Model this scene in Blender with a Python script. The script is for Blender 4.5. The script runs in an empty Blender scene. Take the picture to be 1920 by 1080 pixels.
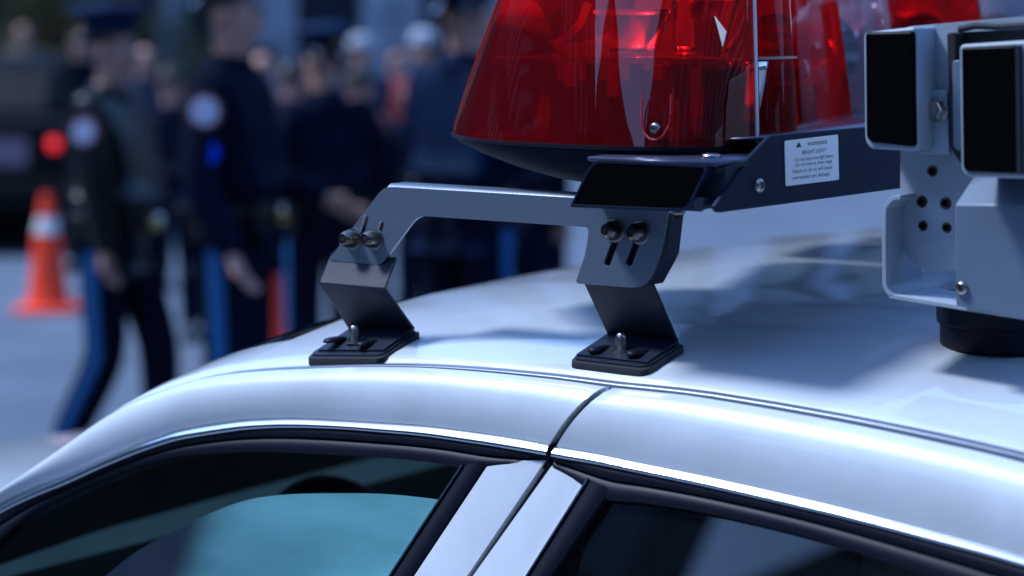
import bpy, bmesh, math, random
from mathutils import Vector, Matrix
R = math.radians
random.seed(7)
S = bpy.context.scene
COL = S.collection

# ------------------------------------------------------------------ camera, sky, sun, exposure
PITCH = math.atan(522 / 4500)
FPX = 4500.0
camd = bpy.data.cameras.new('camera'); cam = bpy.data.objects.new('camera', camd); COL.objects.link(cam)
cam.location = (0, 0, 1.8); cam.rotation_euler = (math.pi / 2 - PITCH, 0, 0)
camd.sensor_width = 36; camd.lens = 36 * FPX / 1920; camd.clip_start = .05; camd.clip_end = 600
camd.dof.use_dof = True; camd.dof.focus_distance = 2.80; camd.dof.aperture_fstop = 2.7
camd.dof.aperture_blades = 0
S.camera = cam
SUN_EL, SUN_AZ = 57.0, -84.0        # azimuth measured clockwise from +Y (away from the camera); negative = to the left
w = bpy.data.worlds.new('World'); S.world = w; w.use_nodes = True
nt = w.node_tree; nt.nodes.clear()
sky = nt.nodes.new('ShaderNodeTexSky'); sky.sky_type = 'NISHITA'; sky.sun_disc = False
sky.sun_elevation = R(SUN_EL); sky.sun_rotation = R(SUN_AZ); sky.ozone_density = 2.5; sky.dust_density = .6
bg = nt.nodes.new('ShaderNodeBackground'); bg.inputs[1].default_value = .13
ow = nt.nodes.new('ShaderNodeOutputWorld')
nt.links.new(sky.outputs[0], bg.inputs[0]); nt.links.new(bg.outputs[0], ow.inputs[0])
sd = bpy.data.lights.new('sun', 'SUN'); sun = bpy.data.objects.new('sun', sd); COL.objects.link(sun)
sd.energy = 1.5; sd.angle = R(11); sd.color = (1, .95, .88)
az, el = R(SUN_AZ), R(SUN_EL)
sdir = Vector((math.sin(az) * math.cos(el), math.cos(az) * math.cos(el), math.sin(el)))
sun.rotation_euler = (-sdir).to_track_quat('-Z', 'Y').to_euler(); sun.location = sdir * 40
vs = S.view_settings
vs.view_transform = 'Standard'; vs.look = 'None'; vs.gamma = 1; vs.use_curve_mapping = False
vs.exposure = 1.35
try:
    vs.use_white_balance = True; vs.white_balance_temperature = 5150; vs.white_balance_tint = 10
except Exception: pass
S.render.engine = 'CYCLES'
S.cycles.use_denoising = True
S.cycles.max_bounces = 10; S.cycles.transparent_max_bounces = 24
S.cycles.transmission_bounces = 10; S.cycles.glossy_bounces = 6; S.cycles.diffuse_bounces = 3

# ------------------------------------------------------------------ frames: the police car's own axes
AY = R(35)
U = Vector((-math.cos(AY), math.sin(AY), 0))      # towards the car's front
V = Vector((math.sin(AY), math.cos(AY), 0))       # across the car, away from the near side
O = Vector((.1198, 2.6682, 0))
CAM = Vector((0, 0, 1.8))
def W(s, t, z): return O + U * s + V * t + Vector((0, 0, z))
def ray(x, y):
    dx = (x - 960) / FPX; dy = (540 - y) / FPX
    return Vector((dx, math.cos(PITCH) + dy * math.sin(PITCH), -math.sin(PITCH) + dy * math.cos(PITCH)))
def stz(P):
    d = P - O; return (d.dot(U), d.dot(V), P.z)
def on_t(x, y, t, k=0.0):            # point of the plane t = const (leaning by k below z 1.4)
    r = ray(x, y)
    l = (t - k * (1.4 - 1.8) - (CAM - O).dot(V)) / (r.dot(V) - k * r.z)
    return stz(CAM + r * l)
def on_s(x, y, s):
    r = ray(x, y); return stz(CAM + r * ((s - (CAM - O).dot(U)) / r.dot(U)))
def on_z(x, y, z):
    r = ray(x, y); return stz(CAM + r * ((z - 1.8) / r.z))
def side(x, y, inset=0.0): return on_t(x, y, inset, .42)
def at_d(x, y, d):                   # world point at depth d metres along +Y
    r = ray(x, y); return CAM + r * (d / r.y)

# ------------------------------------------------------------------ materials
MATS = {}
def mat(name, col, rough=.5, metal=0.0, coat=0.0, spec=.5, bump=0.0, bscale=40, var=0.0, vscale=6, coat_rough=.03, emit=0, alpha=1, sheen=0, rvar=0.0):
    if name in MATS: return MATS[name]
    m = bpy.data.materials.new(name); m.use_nodes = True; n = m.node_tree.nodes; L = m.node_tree.links
    p = n['Principled BSDF']
    p.inputs['Base Color'].default_value = (*col, 1); p.inputs['Roughness'].default_value = rough
    p.inputs['Metallic'].default_value = metal; p.inputs['Coat Weight'].default_value = coat
    p.inputs['Coat Roughness'].default_value = coat_rough; p.inputs['Specular IOR Level'].default_value = spec
    if sheen: p.inputs['Sheen Weight'].default_value = sheen
    if emit:
        p.inputs['Emission Color'].default_value = (*col, 1); p.inputs['Emission Strength'].default_value = emit
    tc = n.new('ShaderNodeTexCoord')
    if var or rvar:
        nz = n.new('ShaderNodeTexNoise'); nz.inputs['Scale'].default_value = vscale; nz.inputs['Detail'].default_value = 6
        L.new(tc.outputs['Object'], nz.inputs['Vector'])
        if var:
            mx = n.new('ShaderNodeMix'); mx.data_type = 'RGBA'
            mx.inputs[6].default_value = (*[c * (1 - var) for c in col], 1)
            mx.inputs[7].default_value = (*[min(1, c * (1 + var)) for c in col], 1)
            cr = n.new('ShaderNodeMapRange'); cr.inputs[1].default_value = .35; cr.inputs[2].default_value = .65
            L.new(nz.outputs[0], cr.inputs[0]); L.new(cr.outputs[0], mx.inputs[0]); L.new(mx.outputs[2], p.inputs['Base Color'])
        if rvar:
            mr = n.new('ShaderNodeMapRange'); mr.inputs[1].default_value = .3; mr.inputs[2].default_value = .7
            mr.inputs[3].default_value = max(0, rough - rvar); mr.inputs[4].default_value = min(1, rough + rvar)
            L.new(nz.outputs[0], mr.inputs[0]); L.new(mr.outputs[0], p.inputs['Roughness'])
    if bump:
        bz = n.new('ShaderNodeTexNoise'); bz.inputs['Scale'].default_value = bscale; bz.inputs['Detail'].default_value = 3
        L.new(tc.outputs['Object'], bz.inputs['Vector'])
        bp = n.new('ShaderNodeBump'); bp.inputs['Strength'].default_value = bump; bp.inputs['Distance'].default_value = .002
        L.new(bz.outputs[0], bp.inputs['Height']); L.new(bp.outputs[0], p.inputs['Normal'])
    MATS[name] = m; return m

def glassy(name, tint, diff=None, dfac=0.0, rough=0.0, ior=1.5, flute=0.0, mottled=0.0):
    """thin tinted sheet: coloured transmission, a share of body colour, and a real Fresnel gloss"""
    if name in MATS: return MATS[name]
    m = bpy.data.materials.new(name); m.use_nodes = True; n = m.node_tree.nodes; L = m.node_tree.links; n.clear()
    out = n.new('ShaderNodeOutputMaterial')
    tr = n.new('ShaderNodeBsdfTransparent'); tr.inputs[0].default_value = (*tint, 1)
    gl = n.new('ShaderNodeBsdfGlossy'); gl.inputs['Color'].default_value = (1, 1, 1, 1); gl.inputs['Roughness'].default_value = rough
    fr = n.new('ShaderNodeFresnel'); fr.inputs[0].default_value = ior
    mx = n.new('ShaderNodeMixShader')
    last = tr.outputs[0]
    if diff:
        df = n.new('ShaderNodeBsdfDiffuse'); df.inputs[0].default_value = (*diff, 1)
        tl = n.new('ShaderNodeBsdfTranslucent'); tl.inputs[0].default_value = (*diff, 1)
        a = n.new('ShaderNodeAddShader'); L.new(df.outputs[0], a.inputs[0]); L.new(tl.outputs[0], a.inputs[1])
        m2 = n.new('ShaderNodeMixShader'); m2.inputs[0].default_value = dfac
        L.new(tr.outputs[0], m2.inputs[1]); L.new(a.outputs[0], m2.inputs[2]); last = m2.outputs[0]
    if mottled:
        tc2 = n.new('ShaderNodeTexCoord'); mp_ = n.new('ShaderNodeMapping'); mp_.inputs['Scale'].default_value = (1.2, 1.2, 5); nz2 = n.new('ShaderNodeTexNoise'); nz2.inputs['Scale'].default_value = 3.2; nz2.inputs['Detail'].default_value = 5
        L.new(tc2.outputs['Object'], mp_.inputs[0]); L.new(mp_.outputs[0], nz2.inputs['Vector'])
        mr2 = n.new('ShaderNodeMapRange'); mr2.inputs[1].default_value = .3; mr2.inputs[2].default_value = .7; mr2.inputs[3].default_value = max(0, dfac - mottled); mr2.inputs[4].default_value = dfac + mottled
        L.new(nz2.outputs[0], mr2.inputs[0]); L.new(mr2.outputs[0], m2.inputs[0])
    L.new(fr.outputs[0], mx.inputs[0]); L.new(last, mx.inputs[1]); L.new(gl.outputs[0], mx.inputs[2])
    L.new(mx.outputs[0], out.inputs[0])
    if flute:
        tc = n.new('ShaderNodeTexCoord'); nz = n.new('ShaderNodeTexNoise'); nz.inputs['Scale'].default_value = 7; nz.inputs['Detail'].default_value = 1
        L.new(tc.outputs['Object'], nz.inputs['Vector'])
        bp = n.new('ShaderNodeBump'); bp.inputs['Strength'].default_value = flute; bp.inputs['Distance'].default_value = .01
        L.new(nz.outputs[0], bp.inputs['Height']); L.new(bp.outputs[0], gl.inputs['Normal']); L.new(bp.outputs[0], fr.inputs['Normal'])
    MATS[name] = m; return m

M_white = mat('white_paint', (.61, .65, .70), .32, coat=1, coat_rough=.035, var=.035, vscale=14, bump=.12, bscale=9)
def dust(m, amount=.10, scale=260):
    n = m.node_tree.nodes; L = m.node_tree.links; p = n['Principled BSDF']; src = p.inputs['Base Color'].links[0].from_socket
    tc = n.new('ShaderNodeTexCoord'); vo = n.new('ShaderNodeTexVoronoi'); vo.inputs['Scale'].default_value = scale
    big = n.new('ShaderNodeTexNoise'); big.inputs['Scale'].default_value = 5; big.inputs['Detail'].default_value = 8
    L.new(tc.outputs['Object'], vo.inputs['Vector']); L.new(tc.outputs['Object'], big.inputs['Vector'])
    a = n.new('ShaderNodeMapRange'); a.inputs[1].default_value = .12; a.inputs[2].default_value = .05; L.new(vo.outputs['Distance'], a.inputs[0])
    b = n.new('ShaderNodeMapRange'); b.inputs[1].default_value = .48; b.inputs[2].default_value = .62; L.new(big.outputs[0], b.inputs[0])
    c = n.new('ShaderNodeMath'); c.operation = 'MULTIPLY'; L.new(a.outputs[0], c.inputs[0]); L.new(b.outputs[0], c.inputs[1])
    d = n.new('ShaderNodeMath'); d.operation = 'MULTIPLY_ADD'; L.new(c.outputs[0], d.inputs[0]); d.inputs[1].default_value = .5; L.new(b.outputs[0], d.inputs[2])
    e = n.new('ShaderNodeMath'); e.operation = 'MULTIPLY'; L.new(d.outputs[0], e.inputs[0]); e.inputs[1].default_value = amount; e.use_clamp = True
    mx = n.new('ShaderNodeMix'); mx.data_type = 'RGBA'; mx.inputs[7].default_value = (.25, .24, .22, 1)
    L.new(e.outputs[0], mx.inputs[0]); L.new(src, mx.inputs[6]); L.new(mx.outputs[2], p.inputs['Base Color'])
dust(M_white)
M_jamb = mat('door_gap', (.03, .035, .05), .7)
M_chrome = mat('chrome', (.75, .78, .82), .12, 1)
M_rubber = mat('black_rubber', (.008, .010, .018), .45, spec=.15)
M_matte = mat('matte_rubber', (.012, .013, .018), .6)
M_powder = mat('powder_coat_steel', (.14, .17, .225), .34, .3, bump=.3, bscale=1100, coat=.4, coat_rough=.2)
M_powder2 = mat('smooth_black_steel', (.010, .016, .032), .48, .0, spec=.3, bump=.25, bscale=900)
M_navy = mat('navy_housing', (.008, .015, .036), .5, spec=.12, bump=.15, bscale=800, var=.1)
M_deck = mat('deck_metal', (.06, .06, .11), .3, .5)
M_blackglass = mat('black_glass', (.002, .0025, .003), .3, spec=.04)
M_steel = mat('bolt_steel', (.42, .4, .38), .25, 1, rvar=.1, vscale=90)
M_bolt = mat('dark_bolt_steel', (.20, .17, .15), .28, 1, rvar=.1, vscale=90)
M_steel_dark = mat('hex_socket', (.01, .01, .012), .5)
M_sticker = mat('sticker_white', (.88, .90, .88), .45)
M_ink = mat('sticker_ink', (.004, .005, .01), .6)
M_cam = mat('camera_shell_white', (.33, .38, .45), .5, bump=.3, bscale=400, var=.07, vscale=25)
M_camlow = mat('camera_box_grey', (.14, .185, .26), .42, bump=.2, bscale=500, var=.06, vscale=15)
M_hole = mat('drilled_hole', (.01, .01, .012), .8)
M_bronze = mat('hole_rim', (.10, .085, .07), .4, .8)
M_red = glassy('red_lens', (.88, .012, .016), (.60, .004, .01), .09, .0, 1.54, flute=.25)
M_red2 = glassy('red_lens_deep', (.88, .012, .016), (.60, .004, .01), .16, .0, 1.38, flute=.1)
M_clear = glassy('clear_lens', (.80, .84, .92), (.35, .38, .48), .22, .02, 1.58, flute=.5)
M_teal = glassy('teal_tinted_glass', (.06, .24, .28), (.22, .52, .57), .55, .03, 1.5, mottled=.15)
M_darkglass = glassy('dark_window_glass', (.16, .20, .22), (.02, .03, .04), .10, .0, 1.52)
M_wind = glassy('windshield_glass', (.025, .045, .05), None, 0, 0, 1.5)
M_mirror = mat('reflector_metal', (.8, .8, .8), .16, 1)
M_interior = mat('interior_cloth', (.02, .022, .028), .85, var=.3)
M_seat = mat('seat_cloth', (.05, .10, .13), .8, var=.2)

# ------------------------------------------------------------------ helpers
def empty(name, loc, label, cat, group=None, rz=0):
    o = bpy.data.objects.new(name, None); COL.objects.link(o); o.location = loc; o.rotation_euler = (0, 0, rz)
    o.empty_display_size = .1
    o['label'] = label; o['category'] = cat
    if group: o['group'] = group
    return o
def world_origin(p):
    v = Vector((0, 0, 0))
    while p is not None: v += p.location; p = p.parent
    return v
def link(name, me, m, parent=None, smooth=True, shift=True, bevel=0, angle=35, label=None):
    if isinstance(m, (list, tuple)):
        for k in m: me.materials.append(k)
    elif m and not me.materials: me.materials.append(m)
    if parent is not None and shift: me.transform(Matrix.Translation(-world_origin(parent)))
    o = bpy.data.objects.new(name, me); COL.objects.link(o); o.parent = parent
    if smooth:
        me.shade_smooth()
        if angle < 180: me.set_sharp_from_angle(angle=R(angle))
    if bevel:
        b = o.modifiers.new('bevel', 'BEVEL'); b.width = bevel; b.segments = 2; b.limit_method = 'ANGLE'; b.angle_limit = R(30)
    if label: o['label'] = label
    return o
def pyd(name, verts, faces, m, parent=None, **k):
    me = bpy.data.meshes.new(name); me.from_pydata([tuple(v) for v in verts], [], faces)
    bm = bmesh.new(); bm.from_mesh(me); bmesh.ops.remove_doubles(bm, verts=bm.verts, dist=1e-6)
    bmesh.ops.recalc_face_normals(bm, faces=bm.faces); bm.to_mesh(me); bm.free(); me.update()
    return link(name, me, m, parent, **k)
def grid(rows, closed_u=False, cap=False):
    n = len(rows[0]); vs_ = [p for r in rows for p in r]; f = []
    for i in range(len(rows) - 1):
        for j in range(n if closed_u else n - 1):
            a = i * n + j; b = i * n + (j + 1) % n; f.append((a, b, b + n, a + n))
    if cap:
        f.append(tuple(range(n))[::-1]); f.append(tuple(range((len(rows) - 1) * n, len(rows) * n)))
    return vs_, f
def spline(pts, n):
    """Catmull-Rom through pts, n samples, even in arc length"""
    P = [Vector(p) for p in pts]; P = [P[0] * 2 - P[1]] + P + [P[-1] * 2 - P[-2]]
    out = []
    for i in range(1, len(P) - 2):
        for k in range(16):
            t = k / 16; a, b, c, d = P[i - 1:i + 3]
            out.append(.5 * ((2 * b) + (c - a) * t + (2 * a - 5 * b + 4 * c - d) * t * t + (-a + 3 * b - 3 * c + d) * t ** 3))
    out.append(P[-2]); L = [0]
    for a, b in zip(out, out[1:]): L.append(L[-1] + (b - a).length)
    res = []; j = 0
    for k in range(n):
        q = L[-1] * k / (n - 1)
        while j < len(L) - 2 and L[j + 1] < q: j += 1
        f = (q - L[j]) / max(1e-9, L[j + 1] - L[j]); res.append(out[j].lerp(out[j + 1], min(1, f)))
    return res
def lerp_curve(pts, x):
    if x <= pts[0][0]:
        a, b = pts[0], pts[1]
    elif x >= pts[-1][0]:
        a, b = pts[-2], pts[-1]
    else:
        for a, b in zip(pts, pts[1:]):
            if a[0] <= x <= b[0]: break
    return a[1] + (b[1] - a[1]) * (x - a[0]) / (b[0] - a[0])
def FT(t):   # matrix of plane t = const: local x towards the car's rear (right in view), y up, z towards the camera side
    X = -U; Y = Vector((0, 0, 1)); Z = -V; o = W(0, t, 0)
    return Matrix(((X.x, Y.x, Z.x, o.x), (X.y, Y.y, Z.y, o.y), (X.z, Y.z, Z.z, o.z), (0, 0, 0, 1)))
def FS(s):   # plane s = const seen from the car's rear: local x across the car (away), y up, z towards the rear
    X = V; Y = Vector((0, 0, 1)); Z = -U; o = W(s, 0, 0)
    return Matrix(((X.x, Y.x, Z.x, o.x), (X.y, Y.y, Z.y, o.y), (X.z, Y.z, Z.z, o.z), (0, 0, 0, 1)))
def FZ(z):   # horizontal plane: local x to the rear, local y across
    X = -U; Y = V; Z = Vector((0, 0, 1)); o = W(0, 0, z)
    return Matrix(((X.x, Y.x, Z.x, o.x), (X.y, Y.y, Z.y, o.y), (X.z, Y.z, Z.z, o.z), (0, 0, 0, 1)))
def rnd(pts, r, n=5):
    """round the corners of a closed 2D polygon; r one radius or a list"""
    out = []; N = len(pts)
    for i in range(N):
        p = Vector(pts[i]); a = Vector(pts[i - 1]); b = Vector(pts[(i + 1) % N]); rr = r[i] if isinstance(r, (list, tuple)) else r
        if rr <= 0: out.append(tuple(p)); continue
        da = (a - p); db = (b - p); q = min(rr, da.length * .48, db.length * .48)
        A = p + da.normalized() * q; B = p + db.normalized() * q
        for k in range(n + 1):
            t = k / n; out.append(tuple(A * (1 - t) ** 2 + p * 2 * t * (1 - t) + B * t * t))
    return out
def slot(c, d, length, width, n=6):
    c = Vector(c); d = Vector(d).normalized(); e = Vector((-d.y, d.x)); out = []
    for k in range(n + 1):
        a = math.pi * k / n - math.pi / 2; out.append(tuple(c + d * (length / 2 + math.cos(a) * width / 2) + e * math.sin(a) * width / 2))
    for k in range(n + 1):
        a = math.pi * k / n + math.pi / 2; out.append(tuple(c + d * (-length / 2 + math.cos(a) * width / 2) + e * math.sin(a) * width / 2))
    return out
def circ(c, r, n=20): return [(c[0] + r * math.cos(2 * math.pi * k / n), c[1] + r * math.sin(2 * math.pi * k / n)) for k in range(n)]
def plate(name, outline, holes, th, bev, MX, m, parent=None, **k):
    """a filled 2D outline with real holes, thickness th centred on the plane, rounded edges"""
    bm = bmesh.new()
    for pl in [outline] + list(holes):
        q = [pl[0]]
        for p_ in pl[1:]:
            if (Vector(p_) - Vector(q[-1])).length > 2e-4: q.append(p_)
        if (Vector(q[0]) - Vector(q[-1])).length < 2e-4: q.pop()
        vv = [bm.verts.new((p_[0], p_[1], -th / 2)) for p_ in q]
        for a, b in zip(vv, vv[1:] + vv[:1]): bm.edges.new((a, b))
    bmesh.ops.triangle_fill(bm, use_beauty=True, use_dissolve=False, edges=bm.edges[:])
    bmesh.ops.dissolve_limit(bm, angle_limit=.01, verts=bm.verts[:], edges=bm.edges[:]) if not holes else None
    ex = bmesh.ops.extrude_face_region(bm, geom=bm.faces[:] + bm.edges[:])
    bmesh.ops.translate(bm, vec=(0, 0, th), verts=[e_ for e_ in ex['geom'] if isinstance(e_, bmesh.types.BMVert)])
    bmesh.ops.recalc_face_normals(bm, faces=bm.faces[:])
    me = bpy.data.meshes.new(name); bm.to_mesh(me); bm.free(); me.transform(MX)
    o = link(name, me, m, parent, angle=40, **k)
    if bev:
        b = o.modifiers.new('bevel', 'BEVEL'); b.width = bev; b.segments = 2; b.limit_method = 'ANGLE'; b.angle_limit = R(50); b.use_clamp_overlap = True
        b.harden_normals = False
    return o
def box(name, c0, c1, m, parent=None, bevel=.002, f=W, **k):
    (a, b, c), (d, e, g) = c0, c1
    v = [f(*p) for p in ((a, b, c), (d, b, c), (d, e, c), (a, e, c), (a, b, g), (d, b, g), (d, e, g), (a, e, g))]
    return pyd(name, v, [(0, 1, 2, 3), (4, 5, 6, 7), (0, 1, 5, 4), (1, 2, 6, 5), (2, 3, 7, 6), (3, 0, 4, 7)], m, parent, bevel=bevel, **k)
def tube(path, r, n=10, cap=True):
    rows = []; P = [Vector(p) for p in path]
    for i, p in enumerate(P):
        d = (P[min(i + 1, len(P) - 1)] - P[max(0, i - 1)]).normalized()
        up = Vector((0, 0, 1)) if abs(d.z) < .95 else Vector((1, 0, 0)); a = d.cross(up).normalized(); b = d.cross(a)
        rr = r[i] if isinstance(r, (list, tuple)) else r
        rows.append([p + (a * math.cos(2 * math.pi * k / n) + b * math.sin(2 * math.pi * k / n)) * rr for k in range(n)])
    return grid(rows, True, cap)
def lathe(prof, MX, n=24, cap=True):
    """prof [(radius, height)] round local z of MX"""
    rows = [[MX @ Vector((r * math.cos(2 * math.pi * k / n), r * math.sin(2 * math.pi * k / n), h)) for k in range(n)] for r, h in prof]
    return grid(rows, True, cap)
def axis_mx(p, d, roll=0):
    return Matrix.Translation(p) @ Vector(d).normalized().to_track_quat('Z', 'Y').to_matrix().to_4x4() @ Matrix.Rotation(roll, 4, 'Z')
def bolt(name, p, d, r, h, parent, socket=True, m=None, hexa=False):
    """button-head bolt: domed head with a recessed star drive"""
    MX = axis_mx(p, d); hd = r * .9 if not hexa else h
    if hexa:
        v, f = lathe([(r * 1.25, 0), (r * 1.25, .0012), (r, .0013), (r, h * .85), (r * .85, h), (r * .3, h)], MX, 6)
    else:
        v, f = lathe([(r, -.002), (r, h * .25), (r * .94, h * .55), (r * .8, h * .82), (r * .55, h), (r * .44, h), (r * .40, h * .45), (.0002, h * .4)], MX, 20)
    o = pyd(name, v, f, m or M_steel, parent, angle=50 if not hexa else 20)
    if socket and not hexa:
        st = [((r * (.42 if k % 2 == 0 else .27)) * math.cos(k * math.pi / 6), (r * (.42 if k % 2 == 0 else .27)) * math.sin(k * math.pi / 6)) for k in range(12)]
        vv = [MX @ Vector((x, y, h * .97)) for x, y in st] + [MX @ Vector((x, y, h * .5)) for x, y in st]
        ff = [tuple(range(12))] + [(i, (i + 1) % 12, 12 + (i + 1) % 12, 12 + i) for i in range(12)]
        pyd('drive_socket', vv, ff, M_steel_dark, o, smooth=False)
    return o

# ------------------------------------------------------------------ ground
def noise_mat_asphalt():
    m = mat('asphalt', (.095, .122, .165), .75, bump=.8, bscale=60, var=.16, vscale=1.2); return m
g = pyd('street', [(-300, -60, 0), (300, -60, 0), (300, 400, 0), (-300, 400, 0)], [(0, 1, 2, 3)], noise_mat_asphalt(), smooth=False)
g['kind'] = 'structure'

# ================================================================== POLICE CAR
car = empty('police_car', W(-.2, .95, 0), 'white police patrol car in the foreground, its roof carrying the red light bar', 'car')
C0f = [(-160, 1075), (-80, 990), (0, 925), (63, 880), (126, 834), (201, 780), (270, 745), (346, 718), (400, 706), (441, 700), (500, 695), (560, 692), (640, 689), (720, 688), (800, 690), (900, 697), (1000, 707), (1060, 714), (1136, 725)]
C1f = [(-160, 1088), (-80, 1005), (0, 948), (63, 917), (126, 890), (190, 861), (252, 834), (300, 817), (346, 803), (441, 788), (500, 784), (560, 783), (640, 787), (720, 792), (800, 798), (900, 811), (970, 822), (1030, 834)]
C1bf = [(-160, 1100), (-80, 1016), (0, 961), (63, 930), (126, 904), (190, 875), (252, 849), (300, 832), (346, 819), (441, 804), (500, 799), (560, 798), (640, 801), (720, 807), (800, 814), (900, 828), (970, 839), (1028, 849)]
Gf = [(-160, 1160), (-80, 1072), (0, 1004), (63, 956), (126, 925), (189, 897), (252, 874), (315, 857), (378, 849), (441, 846), (500, 846), (560, 848), (667, 854), (780, 862), (868, 876)]
C0r = [(1150, 727), (1230, 735), (1300, 743), (1450, 768), (1600, 796), (1760, 830), (1920, 868)]
C1r = [(1043, 837), (1120, 850), (1181, 863), (1300, 887), (1400, 909), (1500, 932), (1600, 956), (1760, 998), (1920, 1042)]
C1br = [(1038, 852), (1120, 866), (1181, 879), (1300, 903), (1400, 925), (1500, 948), (1600, 972), (1760, 1014), (1920, 1058)]
Gr = [(1128, 934), (1200, 941), (1300, 957), (1400, 978), (1500, 1003), (1600, 1034), (1760, 1086), (1920, 1140)]
def sidecurve(px): return [Vector(side(*q)) for q in px]
def tail(c, dz):     # the rear continuation of the side lines, in car coordinates
    out = list(c)
    for s, z in ((-.75, 1.315), (-1.0, 1.255), (-1.25, 1.165)):
        zz = z - dz; out.append(Vector((s, -.42 * (1.4 - zz), zz)))
    return out
NRM = Vector((0, -1, .42)).normalized()        # outward normal of the leaning body side, in car coordinates
def strip(name, A, B, n, rows, bulge, m, lip=.018, liptop=True, push=0.0, prof=None, **k):
    A = spline(A, n); B = spline(B, n); out = []
    if liptop: out.append([p + Vector((0, .003, -.02)) for p in A])
    if prof:
        for w_, h_ in prof: out.append([a.lerp(b, w_) + NRM * h_ for a, b in zip(A, B)])
    for i in range(rows + 1 if not prof else 0):
        w_ = i / rows; ww = w_
        out.append([a.lerp(b, ww) + NRM * (bulge * (1 - (2 * w_ - 1) ** 2) + push) for a, b in zip(A, B)])
    out.append([p + Vector((0, lip, 0)) for p in B])
    v, f = grid([[W(*p) for p in r] for r in out])
    # end flanges
    base = len(v); N = len(out[0])
    for col in (0, N - 1):
        st = len(v)
        for r in out: v.append(W(*(r[col] + Vector((0, lip, 0)))))
        for i in range(len(out) - 1):
            f.append((i * N + col, (i + 1) * N + col, st + i + 1, st + i))
    return pyd(name, v, f, m, car, angle=60, **k)
c0f, c1f, c1bf, gf = map(sidecurve, (C0f, C1f, C1bf, Gf))
c0r = tail(sidecurve(C0r), 0); c1r = tail(sidecurve(C1r), .085); c1br = tail(sidecurve(C1br), .093); gr = tail(sidecurve(Gr), .125)
strip('door_frame', c0f, c1f, 90, 9, .0085, M_white, prof=[(i / 10, .0135 * 4 * (i / 10) ** .8 * (1 - (i / 10) ** .8)) for i in range(11)], label='white front door window frame with an arched front end')
strip('door_frame', c0r, c1r, 70, 9, .0085, M_white, prof=[(i / 10, .0135 * 4 * (i / 10) ** .8 * (1 - (i / 10) ** .8)) for i in range(11)], label='white rear door window frame behind the door gap')
strip('chrome_trim', c1f, c1bf, 90, 4, .0045, M_chrome, lip=.008, prof=[(0, -.001), (.08, .0010), (.5, .0034), (.9, .0052), (1.15, .0056), (1.35, .0046), (1.42, .001)])
strip('chrome_trim', c1r, c1br, 70, 4, .0045, M_chrome, lip=.008, prof=[(0, -.001), (.08, .0010), (.5, .0034), (.9, .0052), (1.15, .0056), (1.35, .0046), (1.42, .001)])
gf_full = gf + [Vector(side(985, 872)), ]
def drop(c, f): return [p + (q - p) * f for p, q in zip(c, c)]
# dark weather strips below the chrome: two rolls with a groove between
def seal(c, g_, name='window_seal'):
    A = spline(c, 90); B = spline(g_, 90)
    mid = [a.lerp(b, .42) for a, b in zip(A, B)]
    strip(name, A, mid, 80, 4, .0035, M_rubber, lip=.012, push=-.0015)
    strip(name, mid, B, 80, 4, .0030, M_rubber, lip=.016, push=-.0050)
seal(c1bf, gf + [Vector(side(940, 872)), Vector(side(1010, 866))][:1])
seal(c1br, [Vector(side(1034, 878)), Vector(side(1075, 905))] + gr)

# pillars: leaning panels defined by two lines on the body side, run down to the belt
def down(p, q, z):
    P = Vector(side(*p)); Q = Vector(side(*q)); k = (z - P.z) / (Q.z - P.z); return P, P + (Q - P) * k
def pillar(name, l0, l1, r0, r1, m, push=0.0, bulge=.0, zb=.98, th=.02, top=None, **k):
    A = down(l0, l1, zb); B = down(r0, r1, zb); rows = []
    for i in range(9):
        w_ = i / 8; a = A[0].lerp(A[1], w_); b = B[0].lerp(B[1], w_); r = [a + Vector((0, th, 0))]
        for j in range(7):
            x = j / 6; r.append(a.lerp(b, x) + NRM * (push + bulge * (1 - (2 * x - 1) ** 2)))
        r.append(b + Vector((0, th, 0))); rows.append([W(*p) for p in r])
    v, f = grid(rows); return pyd(name, v, f, m, car, angle=50, **k)
pillar('door_pillar', (917, 862), (772, 1080), (1019, 862), (871, 1080), M_white, push=-.004, bulge=.0012)
pillar('door_pillar', (1031, 872), (882, 1080), (1100, 896), (984, 1080), M_white, push=-.004, bulge=.0012)
pillar('window_channel', (868, 872), (731, 1080), (911, 864), (769, 1080), M_rubber, push=-.003, bulge=.004)
pillar('window_channel', (1104, 898), (989, 1080), (1142, 915), (1030, 1080), M_rubber, push=-.003, bulge=.004)
pillar('channel_edge', (864, 872), (728, 1080), (868, 872), (731.5, 1080), M_chrome, push=.0005)
pillar('channel_edge', (1100, 897), (985, 1080), (1103, 898), (988.5, 1080), M_chrome, push=.0005)
# dark jamb behind every gap
v, f = grid([[W(*(Vector(side(*q)) + Vector((0, .022, 0)))) for q in ((1180, 722), (1080, 815), (1048, 870), (900, 1080), (700, 1360))],
             [W(*(Vector(side(*q)) + Vector((0, .022, 0)))) for q in ((1100, 716), (1010, 800), (980, 866), (830, 1080), (630, 1360))]])
pyd('door_jamb', v, f, M_jamb, car)

# glass
def pane(name, top, zb, m, inset, shrink=0, **k):
    T = spline(top, 60); rows = []
    for i in range(7):
        w_ = i / 6; r = []
        for p in T:
            z = p.z + (zb - p.z) * w_; r.append(W(p.x, -.42 * (1.4 - z) + inset, z))
        rows.append(r)
    v, f = grid(rows); return pyd(name, v, f, m, car, angle=180, **k)
pane('window_pane', [Vector(side(1105, 915))] + gr, .98, M_darkglass, .016)

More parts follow.
